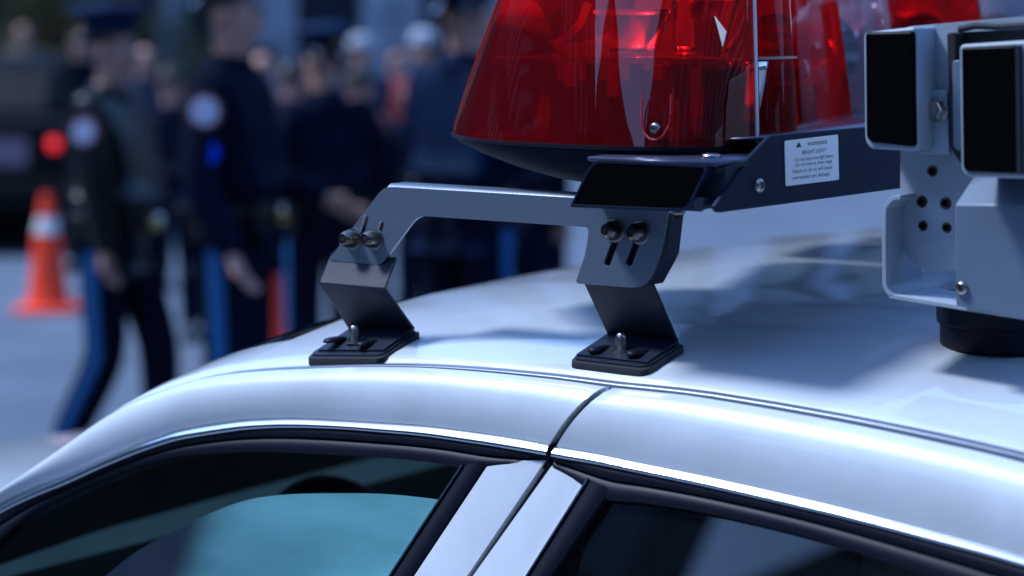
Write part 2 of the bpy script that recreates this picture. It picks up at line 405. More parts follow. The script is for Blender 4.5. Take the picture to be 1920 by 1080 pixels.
# roof skin over measured edge line
def edge_line():
    pts = [(p.x, p.y, p.z) for p in c0f] + [(p.x, p.y, p.z) for p in c0r]
    pts.sort(key=lambda q: q[0]); return pts
EL = edge_line(); ELz = [(q[0], q[2]) for q in EL]; ELt = [(q[0], q[1]) for q in EL]
CROWN = [(0, 0), (.004, .002), (.012, .0095), (.025, .014), (.045, .0195), (.1, .030), (.22, .048), (.4, .061), (.65, .067), (.95, .069), (1.25, .067), (1.5, .061), (1.68, .050), (1.8, .034), (1.855, .0195), (1.875, .014), (1.888, .0095), (1.896, .002), (1.9, 0)]
def smooth_curve(pts, x):
    h = .02; return (lerp_curve(pts, x - h) + lerp_curve(pts, x + h) + 2 * lerp_curve(pts, x)) / 4
TW = 1.9
def roof_pt(s, tt):
    z0 = smooth_curve(ELz, s); t0 = smooth_curve(ELt, s)
    k = tt / TW; t = t0 + .0125 + tt * (TW - 2 * t0) / TW
    c = lerp_curve(CROWN, tt) if (tt < .03 or tt > TW - .03) else smooth_curve(CROWN, tt)
    return W(s, t, z0 + c)
def roof_sheet(name, s0, s1, t0, t1, m, ns=60, edge=False, **k):
    ts = [q for q in [0, .002, .004, .008, .012, .018, .025, .035, .045, .06, .08] + [.1 + .05 * i for i in range(35)] + [1.82, 1.84, 1.855, 1.865, 1.875, 1.882, 1.888, 1.892, 1.896, 1.9] if t0 - 1e-6 <= q <= t1 + 1e-6]
    rows = []
    for i in range(ns + 1):
        s = s0 + (s1 - s0) * i / ns; r = [roof_pt(s, q) for q in ts]
        if edge: r = [r[0] + Vector((0, 0, -.03))] + [r[0] + Vector((0, 0, -.004))] + r + [r[-1] + Vector((0, 0, -.03))]
        rows.append(r)
    v, f = grid(rows); return pyd(name, v, f, m, car, angle=180, **k)
roof_sheet('roof', -1.2, .56, 0, TW, M_white, 90, True)
roof_sheet('windshield', .56, 1.32, .10, TW - .10, M_wind, 20)
roof_sheet('windshield_pillar', .56, 1.30, 0, .10, M_white, 24)
roof_sheet('windshield_pillar', .56, 1.30, TW - .10, TW, M_white, 24)
ss_ = [(-1.2 + .04 * i) for i in range(47)]
v, f = grid([[W(s, smooth_curve(ELt, s) + .0115 - a, smooth_curve(ELz, s) + b * max(.3, min(.95, .6 - s * .75))) for s in ss_] for a, b in ((.004, -.014), (.0045, -.001), (.0035, .0035), (.0012, .006), (-.006, .0075))])
pyd('groove_shade', v, f, mat('groove_shade_blue_grey', (.10, .13, .19), .35, coat=.5, coat_rough=.15), car, angle=180)  # blue-grey strip coloured as the shade in the groove below the roof edge
# ditch channel under the roof edge, headliner
v, f = grid([[W(s, smooth_curve(ELt, s) + .002, smooth_curve(ELz, s) - .016) for s in [(-1.2 + .04 * i) for i in range(54)]],
             [W(s, smooth_curve(ELt, s) + .02, smooth_curve(ELz, s) - .012) for s in [(-1.2 + .04 * i) for i in range(54)]]])
pyd('roof_ditch', v, f, M_jamb, car)
v, f = grid([[roof_pt(s, q) + Vector((0, 0, -.035)) for q in (.03, .1, .4, .95, 1.5, 1.8, 1.87)] for s in [(-1.2 + .1 * i) for i in range(18)]])
pyd('headliner', v, f, M_interior, car)
for a, b in ((.012, .14), (TW - .14, TW - .012)):
    v, f = grid([[roof_pt(.5 + .05 * i, a + (b - a) * k / 4) + Vector((0, 0, -.022)) for k in range(5)] for i in range(17)]); pyd('pillar_trim', v, f, M_interior, car)
v, f = tube([W(.74 + .06 * math.cos(an) , .42 + .185 * math.sin(an), .93 + .175 * math.cos(an)) for an in [2 * math.pi * k / 40 for k in range(41)]], .014, 10, False)
sw = pyd('steering_wheel', v, f, M_rubber, car)
for an in (1.2, -1.2, math.pi):
    v, f = tube([W(.745, .42, .93), W(.74 + .06 * math.cos(an), .42 + .185 * math.sin(an), .93 + .175 * math.cos(an))], .012, 8); pyd('spoke', v, f, M_rubber, sw)
v, f = tube([W(.60, .95, 1.33), W(.62, .95, 1.36)], .006, 8); rm = pyd('mirror_stem', v, f, M_rubber, car)
box('rear_view_mirror', (.60, .82, 1.27), (.625, 1.08, 1.33), M_rubber, car, bevel=.01)
# far side: door frame and pillar (dark inside, white outside), rear window, trunk, hood, body sides
FARm = lambda p: W(p[0], TW - p[1] + .01, p[2])
A = spline(c0f[2:], 40); B = spline(c1f[2:], 40)
v, f = grid([[FARm(p) for p in A], [FARm(p + (q - p) * .5 + NRM * .006) for p, q in zip(A, B)], [FARm(q + (q - p) * .2) for p, q in zip(A, B)]])
pyd('far_door_frame', v, f, M_interior, car)
v, f = grid([[FARm(Vector((s, -.42 * (1.4 - z), z))) for z in (1.31, 1.15, 1.0)] for s in (.03, -.08)])
pyd('far_pillar', v, f, M_interior, car)
def shell(name, pts, m, mirror=True, **k):
    v, f = grid([[W(*p) for p in r] for r in pts]); return pyd(name, v, f, m, car, angle=50, **k)
for sgn, nm in ((0, 'body_side'), (1, 'body_side')):
    rows = []
    for s in [-2.6, -2.2, -1.8, -1.3, -.8, -.3, .2, .7, 1.1, 1.6, 2.0, 2.3]:
        e = 1 - max(0, abs(s + .15) - 1.7) ** 2 * .25; r = []
        for t, z in ((-.17, 1.0), (-.21, .95), (-.24, .80), (-.25, .60), (-.22, .40), (-.18, .28)):
            tt = t * e + (1 - e) * .3; zz = z - (.06 if (s > 1.2 and z > .9) else 0)
            r.append((s, tt if not sgn else TW - tt, zz))
        rows.append(r)
    shell(nm, rows, M_white)
hood = [[(s, -.19 + (TW + .38) * j / 12 * 1.0, .93 + .05 * math.sin(math.pi * j / 12) - max(0, s - 1.6) * .12) for j in range(13)] for s in (.95, 1.2, 1.5, 1.8, 2.1, 2.3)]
shell('hood', hood, M_white)
shell('front_bumper', [[(2.3, -.1 + 2.1 * j / 8, z) for j in range(9)] for z in (.85, .6, .3)], M_white)
shell('trunk_lid', [[(s, -.19 + (TW + .38) * j / 12, .99 + .04 * math.sin(math.pi * j / 12)) for j in range(13)] for s in (-1.75, -2.1, -2.6)], M_white)
shell('rear_bumper', [[(-2.6, -.1 + 2.1 * j / 8, z) for j in range(9)] for z in (.99, .6, .3)], M_white)
shell('rear_window', [[(-1.2 - .55 * k, .02 + (TW - .04) * j / 10, (1.19 + .06 * math.sin(math.pi * j / 10)) * (1 - k) + k * 1.0) for j in range(11)] for k in (0, .5, 1)], M_darkglass)
shell('dashboard', [[(s, .0 + TW * j / 6, z) for j in range(7)] for s, z in ((1.1, .99), (.8, 1.0), (.72, .93), (.70, .6))], M_interior)
shell('floor_pan', [[(s, -.1 + 2.1 * j / 2, .28) for j in range(3)] for s in (-2.5, 2.2)], M_matte)
# seats
def seat(s, t, name='seat'):
    c = W(s, t, 0)
    def f_(a, b, z): return W(s + a, t + b, z)
    bk = box(name, (-.10, -.24, .45), (.02, .24, 1.02), M_seat, car, bevel=.04, f=f_)
    hb = [[f_(-.12 + .05 * math.cos(2 * math.pi * k / 20), .13 * math.sin(2 * math.pi * k / 20) * 1.0, 1.10 + 0 * k) for k in range(20)]]
    rows = []
    for z, q in ((1.05, .6), (1.07, .9), (1.12, 1), (1.18, .95), (1.21, .8), (1.225, .4)):
        rows.append([f_(-.10 + .055 * q * math.cos(2 * math.pi * k / 20), .13 * q * math.sin(2 * math.pi * k / 20), z) for k in range(20)])
    v, ff = grid(rows, True, True); pyd('headrest', v, ff, M_seat, bk)
seat(.05, .35); seat(.05, 1.45); seat(-.75, .45); seat(-.75, 1.4)
# wheels
for s in (1.55, -1.65):
    for t, sg in ((-.2, -1), (2.1, 1)):
        MX = axis_mx(W(s, t, .33), V * sg)
        v, f = lathe([(.2, -.2), (.31, -.2), (.33, -.17), (.33, -.03), (.31, 0), (.21, .0), (.205, -.02)], MX, 36, False)
        wo = pyd('wheel', v, f, M_matte, car)
        v, f = lathe([(.205, -.02), (.19, -.03), (.15, -.045), (.06, -.03), (.055, -.01), (.001, -.01)], MX, 36, False)
        pyd('rim', v, f, M_steel, wo)

# lowered teal glass of the front door, the curve of its top edge follows the window arch
TG = [(60, 1200), (110, 1135), (165, 1090), (230, 1040), (300, 1002), (370, 968), (430, 946), (500, 935), (600, 932), (700, 934), (800, 945), (860, 958), (900, 966)]
pane('tinted_pane', [Vector(side(*q)) for q in TG], .98, M_teal, .028, label='teal tinted glass seen low in the front door window')

# ================================================================== LIGHT BAR
bar = empty('emergency_light_bar', W(.1, .95, 1.42), 'roof light bar with red and clear lens domes on black steel mounting brackets', 'light bar')
def loft(name, outlines, m, parent, cap_top=True, cap_bot=False, angle=60, **k):
    n = len(outlines[0][1]); rows = [[W(p[0], p[1], z) for p in o_] for z, o_ in outlines]
    v, f = grid(rows, True, False)
    if cap_bot: f.append(tuple(range(n))[::-1])
    if cap_top: f.append(tuple(range((len(rows) - 1) * n, len(rows) * n)))
    return pyd(name, v, f, m, parent, angle=angle, **k)
def ring(pts, n=96):
    P = [Vector((*p, 0)) for p in pts]; P = [P[-1]] + P + [P[0], P[1]]; out = []
    for i in range(1, len(P) - 2):
        for k in range(12):
            t = k / 12; a, b, c, d = P[i - 1:i + 3]
            out.append(.5 * ((2 * b) + (c - a) * t + (2 * a - 5 * b + 4 * c - d) * t * t + (-a + 3 * b - 3 * c + d) * t ** 3))
    return [(q.x, q.y) for q in out]
def scl(o_, c, kx, ky=None, dx=0, dy=0):
    ky = kx if ky is None else ky; return [(c[0] + (p[0] - c[0]) * kx + dx, c[1] + (p[1] - c[1]) * ky + dy) for p in o_]
# end dome: a rounded five-sided plan
end = rnd([(.348, .155), (.23, .040), (.03, .012), (-.07, .045), (-.105, .130), (-.01, .30), (.10, .36), (.30, .34)], [.015, .14, .13, .08, .022, .1, .1, .06], 7)
end_top = rnd([(.348, .155), (.285, .080), (.125, .012), (-.050, .060), (-.105, .130), (-.01, .30), (.10, .36), (.30, .34)], [.015, .14, .13, .08, .022, .1, .1, .06], 7)
cen = (.0, .19)
def dome(name, o_, c, m, z0, z1, lean, parent=bar, steps=9, tip=.80, top=None, **k):
    outs = []; base_o = o_
    for i in range(steps + 1):
        w_ = i / steps; z = z0 + (z1 - z0) * w_; sc = 1 - (1 - tip) * (w_ ** 1.15)
        if top: o_ = [(a[0] + (b[0] - a[0]) * w_, a[1] + (b[1] - a[1]) * w_) for a, b in zip(base_o, top)]
        outs.append((z, scl(o_, c, sc, sc, lean[0] * w_, lean[1] * w_)))
    for q, dz in ((.93, .012), (.8, .019), (.5, .024), (.2, .026)):
        outs.append((z1 + dz, scl(scl(o_, c, tip, tip, *lean), (c[0] + lean[0], c[1] + lean[1]), q)))
    return loft(name, outs, m, parent, True, False, 180, **k)
d1 = dome('lens_dome', end, cen, M_red, 1.648, 1.838, (0, .012), top=end_top, steps=16, label='large red lens dome at the near end of the bar')
loft('lens_rim', [(1.6425, scl(end, cen, .985)), (1.643, scl(end, cen, 1.006)), (1.6475, scl(end, cen, 1.006)), (1.648, scl(end, cen, .985))], M_rubber, d1, True, True, 30)
def edge_glint(corner, r_, parent):  # pale tube that paints a sun highlight along a dome edge
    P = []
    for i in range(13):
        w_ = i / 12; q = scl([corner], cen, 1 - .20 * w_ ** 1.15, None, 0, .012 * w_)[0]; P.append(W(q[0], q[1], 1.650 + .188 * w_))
    v, f = tube(P, r_, 8); return pyd('edge_highlight', v, f, mat('painted_edge_highlight', (.85, .80, .82), .08, coat=1), parent)
edge_glint((.3425, .1555), .0013, d1)
edge_glint((-.1005, .131), .0022, d1)
# bowl under the end dome
bowl = loft('end_bowl', [(z, scl(end, cen, k_, k_, dx, 0)) for z, k_, dx in ((1.642, .99, 0), (1.636, .965, 0), (1.625, .90, -.006), (1.612, .80, -.014), (1.601, .68, -.022), (1.593, .52, -.03), (1.589, .3, -.035))], mat('bowl_plastic', (.006, .011, .022), .7, spec=.04, bump=.2, bscale=500), bar, True, True, 30)
# V-shaped run of inner domes
def face_s(t): return -.075 + .30 * (min(t, 1.9 - t) - .25)
def inner(t0, t1, wdt=.25):
    a, b = face_s(t0), face_s(t1)
    return rnd([(a, t0), (b, t1), (b + wdt, t1 - .04), (a + wdt, t0 - .02)][::-1], [.07, .07, .05, .05], 7)
for t0, t1, m, lab in ((.26, .70, M_red2, 'second red lens dome right behind the end dome'), (.715, .985, M_clear, 'clear lens dome between two red ones'), (1.0, 1.20, M_red2, 'third red lens dome past the clear one'),
                       (1.215, 1.50, M_clear, 'clear lens dome towards the far end'), (1.515, 1.84, M_red2, 'red lens dome at the far end')):
    o_ = inner(t0, t1); c = (sum(p[0] for p in o_) / len(o_), sum(p[1] for p in o_) / len(o_))
    d = dome('lens_dome', o_, c, m, 1.652, 1.838, (0, 0), tip=.82, label=lab)
    loft('lens_tray', [(1.600, scl(o_, c, .8)), (1.612, scl(o_, c, .93)), (1.640, scl(o_, c, .99)), (1.651, scl(o_, c, 1.0))], M_navy, bar, True, True, 30)
    for q in (.3, .7):       # lamp units inside
        tt = t0 + (t1 - t0) * q; ss = face_s(tt) + .12
        v, f = lathe([(.02, 0), (.035, .02), (.05, .05), (.058, .09), (.06, .11)], axis_mx(W(ss + .05, tt, 1.735), -U - V * .5), 20, False)
        pyd('reflector_bowl', v, f, M_mirror, d)
    box('lamp_base', (ss - .05, t0 + .05, 1.655), (ss + .06, t1 - .06, 1.70), M_powder2, d)

# inside the end dome: shelf, reflectors, motor blocks, heat sinks
box('inner_shelf', (.24, .10, 1.742), (-.06, .30, 1.745), glassy('shelf_plastic', (.5, .5, .5), (.5, .5, .5), .5, .1), d1, bevel=0)
box('motor_block', (.06, .14, 1.65), (-.02, .24, 1.73), M_powder2, d1)
box('motor_block', (.21, .17, 1.65), (.12, .26, 1.715), M_powder2, d1)
v, f = lathe([(.03, 0), (.03, .06), (.012, .062), (.012, .09)], Matrix.Translation(W(.0, .13, 1.65)), 20)
pyd('rotator_motor', v, f, M_steel, d1)
def curved_reflector(c, r, a0, a1, z0, z1, tilt, parent):
    rows = []
    for i in range(8):
        w_ = i / 7; z = z0 + (z1 - z0) * w_; rr = r * (.75 + .35 * w_ ** .7); rows.append([W(c[0] + math.cos(a0 + (a1 - a0) * k / 16) * rr, c[1] + math.sin(a0 + (a1 - a0) * k / 16) * rr + tilt * w_, z) for k in range(17)])
    v, f = grid(rows); o = pyd('reflector', v, f, M_mirror, parent); so = o.modifiers.new('s', 'SOLIDIFY'); so.thickness = .0015; return o
curved_reflector((.11, .17), .055, R(20), R(170), 1.747, 1.80, .01, d1)
curved_reflector((.0, .17), .05, R(10), R(200), 1.747, 1.82, .02, d1)
curved_reflector((-.02, .2), .045, R(60), R(220), 1.66, 1.74, .0, d1)
fin = [(.105, .125), (.055, .118), (.052, .150), (.100, .158)]
M_lit = mat('white_reflector', (.85, .78, .78), .5, .1)
for px_ in ([(1030, 82), (1065, 104), (1143, 109), (1140, 60), (1118, 72), (1085, 78)], [(1028, 80), (1056, 80), (1092, 52), (1111, 8), (1096, 4), (1084, 38), (1062, 62)], [(1300, 40), (1340, 30), (1362, 60), (1350, 110), (1305, 100)]):
    wg = plate('reflector_wing', [(-on_t(*q, .105)[0], on_t(*q, .105)[2]) for q in px_], [], .0014, 0, FT(.105), M_lit, d1)
for k in range(7): box('lamp_circuit', (.165 - .030 * k, .09, 1.70 + .01 * (k % 3)), (.150 - .030 * k, .098, 1.738), M_lit if k % 2 else M_powder2, d1, bevel=.001)
for k in range(5): box('cooling_fin', (.02 - .012 * k, .10, 1.68), (.018 - .012 * k, .13, 1.735), M_mirror, d1, bevel=0)
# keyhole recess and screw low on the dome (the dome face stands at about t .03 here)
kp = on_t(1233, 240, .034)
kx, kz = -kp[0], kp[2]
v_ = [(W(-(kx + px_ ), .030 + py_, kz + pz_)) for px_, py_, pz_ in [(-.017, 0, .038), (-.018, -.001, .02), (-.017, -.002, .004), (-.013, -.003, -.006), (-.006, -.003, -.012), (.003, -.003, -.013), (.011, -.002, -.008), (.016, .000, .002), (.018, .002, .015), (.018, .003, .038)]]
v, f = tube(v_, .0011, 8); pyd('keyhole_rim', v, f, mat('lens_edge_red', (.45, .04, .06), .1, coat=1), d1)
bolt('lens_screw', W(kp[0], .028, kz), -V + Vector((0, 0, .2)), .0062, .004, d1)

# long beam with the warning sticker
T0 = [(.092, 1.6615), (.041, 1.637), (.010, 1.616), (-.030, 1.590), (-.022, 1.583), (1.92, 1.581), (1.93, 1.590), (1.86, 1.637), (1.81, 1.6615)]
beam = plate('side_beam', rnd(T0, [.006, .004, .006, .006, .006, .004, .004, .006, .006], 3), [], .006, .0012, FS(-.137), M_navy, bar)
# deck between beam and domes
v, f = grid([[W(-.136, t, 1.6600), W(min(face_s(max(t, .26)) + .03, .2), t, 1.6540)] for t in [.09 + .06 * i for i in range(29)]])
dk = pyd('beam_deck', v, f, M_deck, bar); q = dk.modifiers.new('s', 'SOLIDIFY'); q.thickness = .003
bolt('beam_bolt', W(-.140, on_s(1422, 348, -.14)[1], on_s(1422, 348, -.14)[2]), -U, .0085, .005, bar)
# sticker and its print
L0 = on_s(1470, 264, -.1402); L1 = on_s(1570, 252, -.1402); L2 = on_s(1572, 337, -.1402); L3 = on_s(1472, 349, -.1402)
stk = plate('warning_sticker', rnd([(L0[1], L0[2]), (L1[1], L1[2]), (L2[1], L2[2]), (L3[1], L3[2])], .003), [], .0006, 0, FS(-.1408), M_sticker, bar)
def label_pt(x, y):
    a = Vector((L0[1], L0[2])).lerp(Vector((L1[1], L1[2])), x); b = Vector((L3[1], L3[2])).lerp(Vector((L2[1], L2[2])), x); return a.lerp(b, y)
def text(body, x0, x1, y, hh, bold=0):
    cu = bpy.data.curves.new('t', 'FONT'); cu.body = body; cu.size = 1; cu.offset = bold; cu.resolution_u = 3
    o = bpy.data.objects.new('t', cu); COL.objects.link(o); dg = bpy.context.evaluated_depsgraph_get()
    me = bpy.data.meshes.new_from_object(o.evaluated_get(dg)); bpy.data.objects.remove(o)
    xs = [v.co.x for v in me.vertices]; a, b = min(xs), max(xs)
    MX = FS(-.14125)
    for v in me.vertices:
        q = label_pt(x0 + (x1 - x0) * (v.co.x - a) / (b - a), y); v.co = MX @ Vector((q.x, q.y + v.co.y * hh, 0))
    me.name = 'printed_text'; me.materials.clear()
    return link('printed_text', me, M_ink, stk, smooth=False)
text('WARNING', .41, .78, .175, .0066, .007)
text('BRIGHT LIGHT', .31, .76, .345, .0064, .004)
text('\u2013 Do not stare into light beam.', .13, .90, .485, .0062)
text('\u2013 Do not view at close range.', .13, .88, .600, .0062)
text('Failure to do so will cause', .13, .87, .735, .0062)
text('permanent eye damage.', .13, .83, .875, .0062)
tri = [label_pt(.20, .18), label_pt(.30, .175), label_pt(.25, .06)]
plate('warning_triangle', [tuple(q) for q in tri], [], .0002, 0, FS(-.1413), M_ink, stk)

# end light housing with black glass
hb = [on_t(1112, 299, -.02), on_t(1332, 309, -.02), on_t(1292, 397, -.02), on_t(1071, 388, -.02)]
h2 = [(-p[0], p[2]) for p in hb]
cx = sum(p[0] for p in h2) / 4; cz = sum(p[1] for p in h2) / 4
def shr(p, k, k2=None): return (cx + (p[0] - cx) * k, cz + (p[1] - cz) * (k2 or k))
hs = plate('end_light_housing', rnd(h2, [.016, .006, .010, .003]), [], .075, .0012, FT(.018), M_navy, bar)
plate('housing_bezel', rnd(h2, [.016, .006, .010, .003]), [rnd([shr(p, .955, .88) for p in h2], [.013, .006, .009, .003])][:1], .003, .0008, FT(-.0215), M_navy, hs)
plate('light_glass', rnd([shr(p, .95, .875) for p in h2], [.013, .006, .009, .003]), [], .002, .0004, FT(-.0212), M_blackglass, hs)
# deck over it reaching the dome
v, f = grid([[W(.030, t, z), W(-.136, t, z - .0)] for t, z in ((-.0205, 1.6350), (-.018, 1.6375), (.03, 1.6385), (.10, 1.6395), (.13, 1.640))])
o = pyd('housing_deck', v, f, M_deck, hs); q = o.modifiers.new('s', 'SOLIDIFY'); q.thickness = .004; q.offset = -1
bolt('deck_bolt', W(*on_z(1333, 294, 1.639)), (0, 0, 1), .0115, .004, hs, socket=False)
box('beam_hinge', (-.105, -.005, 1.586), (-.137, .06, 1.632), M_powder2, bar, bevel=.004)
v, f = tube([W(-.118, -.028, 1.592), W(-.118, .01, 1.592)], .0065, 14); pyd('hinge_pin', v, f, M_powder2, bar)
v, f = tube([W(-.128, -.012, 1.628), W(-.138, .04, 1.634)], .004, 10); pyd('hinge_pin', v, f, M_powder2, bar)
np_ = on_t(1271, 404, .012)
bolt('hex_nut', W(np_[0], .012, 1.583), (0, 0, -1), .0085, .007, bar, hexa=True)
v, f = tube([W(np_[0], .012, 1.579), W(np_[0], .012, 1.5715)], .0058, 12); pyd('stud_end', v, f, M_steel_dark, bar)

# mounting bracket: arched steel plate with slots, two bent feet
TP = .04
def P2(x, y, t=TP): p = on_t(x, y, t); return (-p[0], p[2])
arch_px = [(722, 349), (1105, 372), (1255, 392), (1243, 478), (1212, 541), (1080, 531), (1101, 472), (1106, 426), (785, 404), (716, 497), (617, 488)]
arch_r = [.014, .004, .004, .02, .018, .006, .02, .006, .014, .008, .006]
slots = [slot(P2(684, 423), (-.25 + .62, 1), .020, .0085), slot(P2(714, 430), (.37, 1), .014, .008),
         slot(P2(1148, 472), (.42, 1), .026, .0088), slot(P2(1189, 472), (.42, 1), .026, .0088)]
brk = plate('mounting_arch', rnd([P2(*q) for q in arch_px], arch_r), slots, .0045, .0012, FT(TP), M_powder, bar)
# rounded top flange folded back from the arch, and the folded right edge
a = P2(728, 349); b = P2(1105, 371)
rows = []
for i in range(25):
    w_ = i / 24; x = a[0] + (b[0] + .15 - a[0]) * w_; z = a[1] + (b[1] - a[1]) * w_ * (b[0] - a[0] + .15) / (b[0] - a[0])
    r = [W(-x, TP - .0022, z - .008)]
    for k in range(9):
        an = math.pi / 2 * k / 8; rr = .009; r.append(W(-x, TP - .0022 + rr - rr * math.cos(an), z - rr + .003 + rr * math.sin(an)))
    r.append(W(-x, TP + .034, z + .003)); r.append(W(-x, TP + .036, z - .001)); r.append(W(-x, TP + .005, z - .006)); rows.append(r)
v, f = grid(rows, True, True); pyd('arch_flange', v, f, M_powder, brk, angle=40)
pr = [P2(1252, 400), P2(1243, 478), P2(1213, 541)]
rows = []
for (x, z) in [pr[0], ((pr[0][0] * .3 + pr[1][0] * .7), pr[0][1] * .3 + pr[1][1] * .7), pr[1], (pr[1][0] * .8 + pr[2][0] * .2, pr[1][1] * .8 + pr[2][1] * .2), (pr[2][0], pr[2][1] + .004)]:
    rows.append([W(-x, TP - .001, z), W(-(x + .003), TP + .003, z), W(-(x + .003), TP + .030, z), W(-x, TP + .030, z)])
v, f = grid(rows, True, True); pyd('edge_flange', v, f, M_powder2, brk, angle=30)
for q in ((658, 449), (699, 449), (1150, 433), (1197, 437)):
    p = on_t(q[0], q[1], TP - .006); bolt('bracket_bolt', W(p[0], TP - .0022, p[2]), -V + Vector((0, 0, .10)) + U * .12, .0112, .0185, brk, m=M_bolt)
    v, f = lathe([(.0055, 0), (.0135, 0), (.0135, .0015), (.0055, .0015)], axis_mx(W(p[0], TP - .0024, p[2]), -V), 24); pyd('washer', v, f, M_steel, brk)

def roof_z(s, t): return roof_pt(s, max(0, t - smooth_curve(ELt, s) - .0125)).z
def sole_plane(s0, s1, t0, t1):
    a, b, c, d = (roof_z(s, t) for s, t in ((s0, t0), (s1, t0), (s0, t1), (s1, t1)))
    gs = ((b - a) + (d - c)) / 2 / (s1 - s0); gt = ((c - a) + (d - b)) / 2 / (t1 - t0); m = (a + b + c + d) / 4
    return lambda s, t: m + gs * (s - (s0 + s1) / 2) + gt * (t - (t0 + t1) / 2)
def foot(prof, s_top, s_bot, zfun, pads, name='bent_foot'):
    """prof: (t, z, s_shift) along the bent strip; extruded along the car by its width"""
    wd0 = s_top[0] - s_top[1]; rows = []; n = len(prof); th = .0032
    # offset profile for thickness
    for i, (t, z, q) in enumerate(prof):
        p0 = prof[max(0, i - 1)]; p1 = prof[min(n - 1, i + 1)]
        d = Vector((p1[0] - p0[0], p1[1] - p0[1])).normalized(); nn = Vector((d.y, -d.x)) * th / 2
        sL = s_top[0] + (s_bot[0] - s_top[0]) * q; sR = s_top[1] + (s_bot[1] - s_top[1]) * q
        k = max(0, min(1, (q - .2) / .8)); eL = (zfun(sL, t) - zfun((sL + sR) / 2, t)) * k; eR = -eL
        rows.append([W(sL, t + nn.x, z + nn.y + eL), W(sR, t + nn.x, z + nn.y + eR), W(sR, t - nn.x, z - nn.y + eR), W(sL, t - nn.x, z - nn.y + eL)])
    v, f = grid(rows, True, True)
    return pyd(name, v, f, M_powder2, bar, bevel=.0009, angle=30)
def bend(pts, r, n=6):
    out = [pts[0]]
    for i in range(1, len(pts) - 1):
        p = Vector(pts[i]); a = Vector(pts[i - 1]); b = Vector(pts[i + 1]); da = (a - p).normalized() * r; db = (b - p).normalized() * r
        for k in range(n + 1):
            t = k / n; out.append(tuple((p + da) * (1 - t) ** 2 + p * 2 * t * (1 - t) + (p + db) * t * t))
    out.append(pts[-1]); return out
def pad_and_plate(s0, s1, t0, t1, zfun, parent, rr):
    """rubber pad and steel sole with rounded corners lying on the roof"""
    def z_at(s, t, dz): return zfun(s, t) + dz
    ol = rnd([(s0, t0), (s1, t0), (s1, t1), (s0, t1)], rr, 5)
    def solid(name, o_, za, zb, m, shrink=0):
        c = ((s0 + s1) / 2, (t0 + t1) / 2); rows = []
        for dz, k in ((za, .985), (za + .0012, 1), (zb - .0012, 1), (zb, .985)):
            rows.append([W(x, y, z_at(x, y, dz)) for x, y in scl(o_, c, k - shrink)])
        v, f = grid(rows, True, True); return pyd(name, v, f, m, parent, angle=30)
    solid('rubber_pad', ol, -.004, .0085, M_matte)
    return solid
# near (rear) foot
zn = sole_plane(.080, -.026, .018, .104); hN = .0105
prof = bend([(TP + .004, 1.508, 0), (TP + .004, 1.492, 0), (.096, zn(.027, .096) + hN + .003, 1), (.028, zn(.027, .028) + hN + .0015, 1)], .006)
fr = foot(prof, (.077, -.018), (.075, -.020), zn, None)
sol = pad_and_plate(.080, -.026, .018, .103, zn, fr, [.012, .014, .008, .008])
sol('steel_sole', rnd([(.078, .022), (-.024, .022), (-.024, .100), (.078, .100)], [.010, .014, .008, .008]), .0085, .0112, M_powder2)
# far (front) foot: leans out over the top, then back in
zq = sole_plane(.452, .338, .004, .080)
prof = bend([(TP + .004, 1.5, 0), (TP + .0038, 1.4955, 0), (TP - .018, 1.4645, .1), (.074, zq(.39, .074) + hN + .003, 1), (.012, zq(.39, .012) + hN + .0015, 1)], .005)
ff = foot(prof, (.451, .350), (.446, .345), zq, None)
sol = pad_and_plate(.458, .338, .000, .080, zq, ff, [.012, .014, .008, .008])
sol('steel_sole', rnd([(.455, .004), (.341, .004), (.341, .077), (.455, .077)], [.010, .014, .008, .008]), .0085, .0112, M_powder2)
box('slide_plate', (.060, TP + .0065, 1.492), (-.016, TP + .009, 1.556), M_powder2, bar, bevel=.001)
# sole bolts and flattened slot washers
for (qx, qy, zz, par) in ((1146, 652, zn(.03, .045) + hN, fr), (660, 640, zq(.40, .032) + hN, ff)):
    p = on_z(qx, qy + 12, zz + .004)
    ty = .053 if par is fr else .032; p = (.030 if par is fr else .405, 0, 0)
    MX = Matrix.Translation(W(p[0], ty, zz + .003))
    v, f = lathe([(.0115, 0), (.0115, .0022), (.0072, .0024), (.0072, .014), (.0066, .019), (.0045, .0215), (.001, .022)], MX, 24); pyd('sole_bolt', v, f, M_steel, par, angle=40)
    for ds in (.026, -.026):
        ol = slot((0, 0), (0, 1), .022, .016, 8); rows = []
        for dz, k in ((0, 1), (.002, 1), (.0045, .85), (.0055, .5)):
            rows.append([W(p[0] + ds + x * k, ty - .006 + y * k, zz + .0035 + dz) for x, y in ol])
        v, f = grid(rows, True, True); pyd('slot_washer', v, f, M_rubber, par, angle=50)

# ================================================================== LICENCE PLATE READER CAMERA
lpr = empty('plate_reader_camera', W(-.33, .25, 1.43), 'white twin box camera with black glass fronts at the right edge of the roof', 'camera')
def PT(x, y, t): p = on_t(x, y, t); return (-p[0], p[2])
def quadp(x0, y0, x1, y1, t): return [PT(x0, y0, t), PT(x1, y0, t), PT(x1, y1, t), PT(x0, y1, t)]
def slabp(name, px, t, depth, m, r=.004, bev=.002, holes=(), parent=None, **k):
    """outline traced at plane t, running back by depth"""
    return plate(name, rnd([PT(*q, t) for q in px], r), [circ(PT(hx, hy, t), hr) for hx, hy, hr in holes], depth, bev, FT(t + depth / 2), m, parent or lpr, **k)
hl = slabp('camera_housing', [(1619, 61), (1716, 50), (1722, 284), (1629, 279), (1621, 262)], .115, .10, M_cam, [.006, .004, .006, .018, .012], .0035)
slabp('black_front_glass', [(1621, 60), (1712, 58), (1716, 276), (1623, 266)], .110, .012, M_blackglass, [.005, .004, .006, .010], .003, parent=hl)
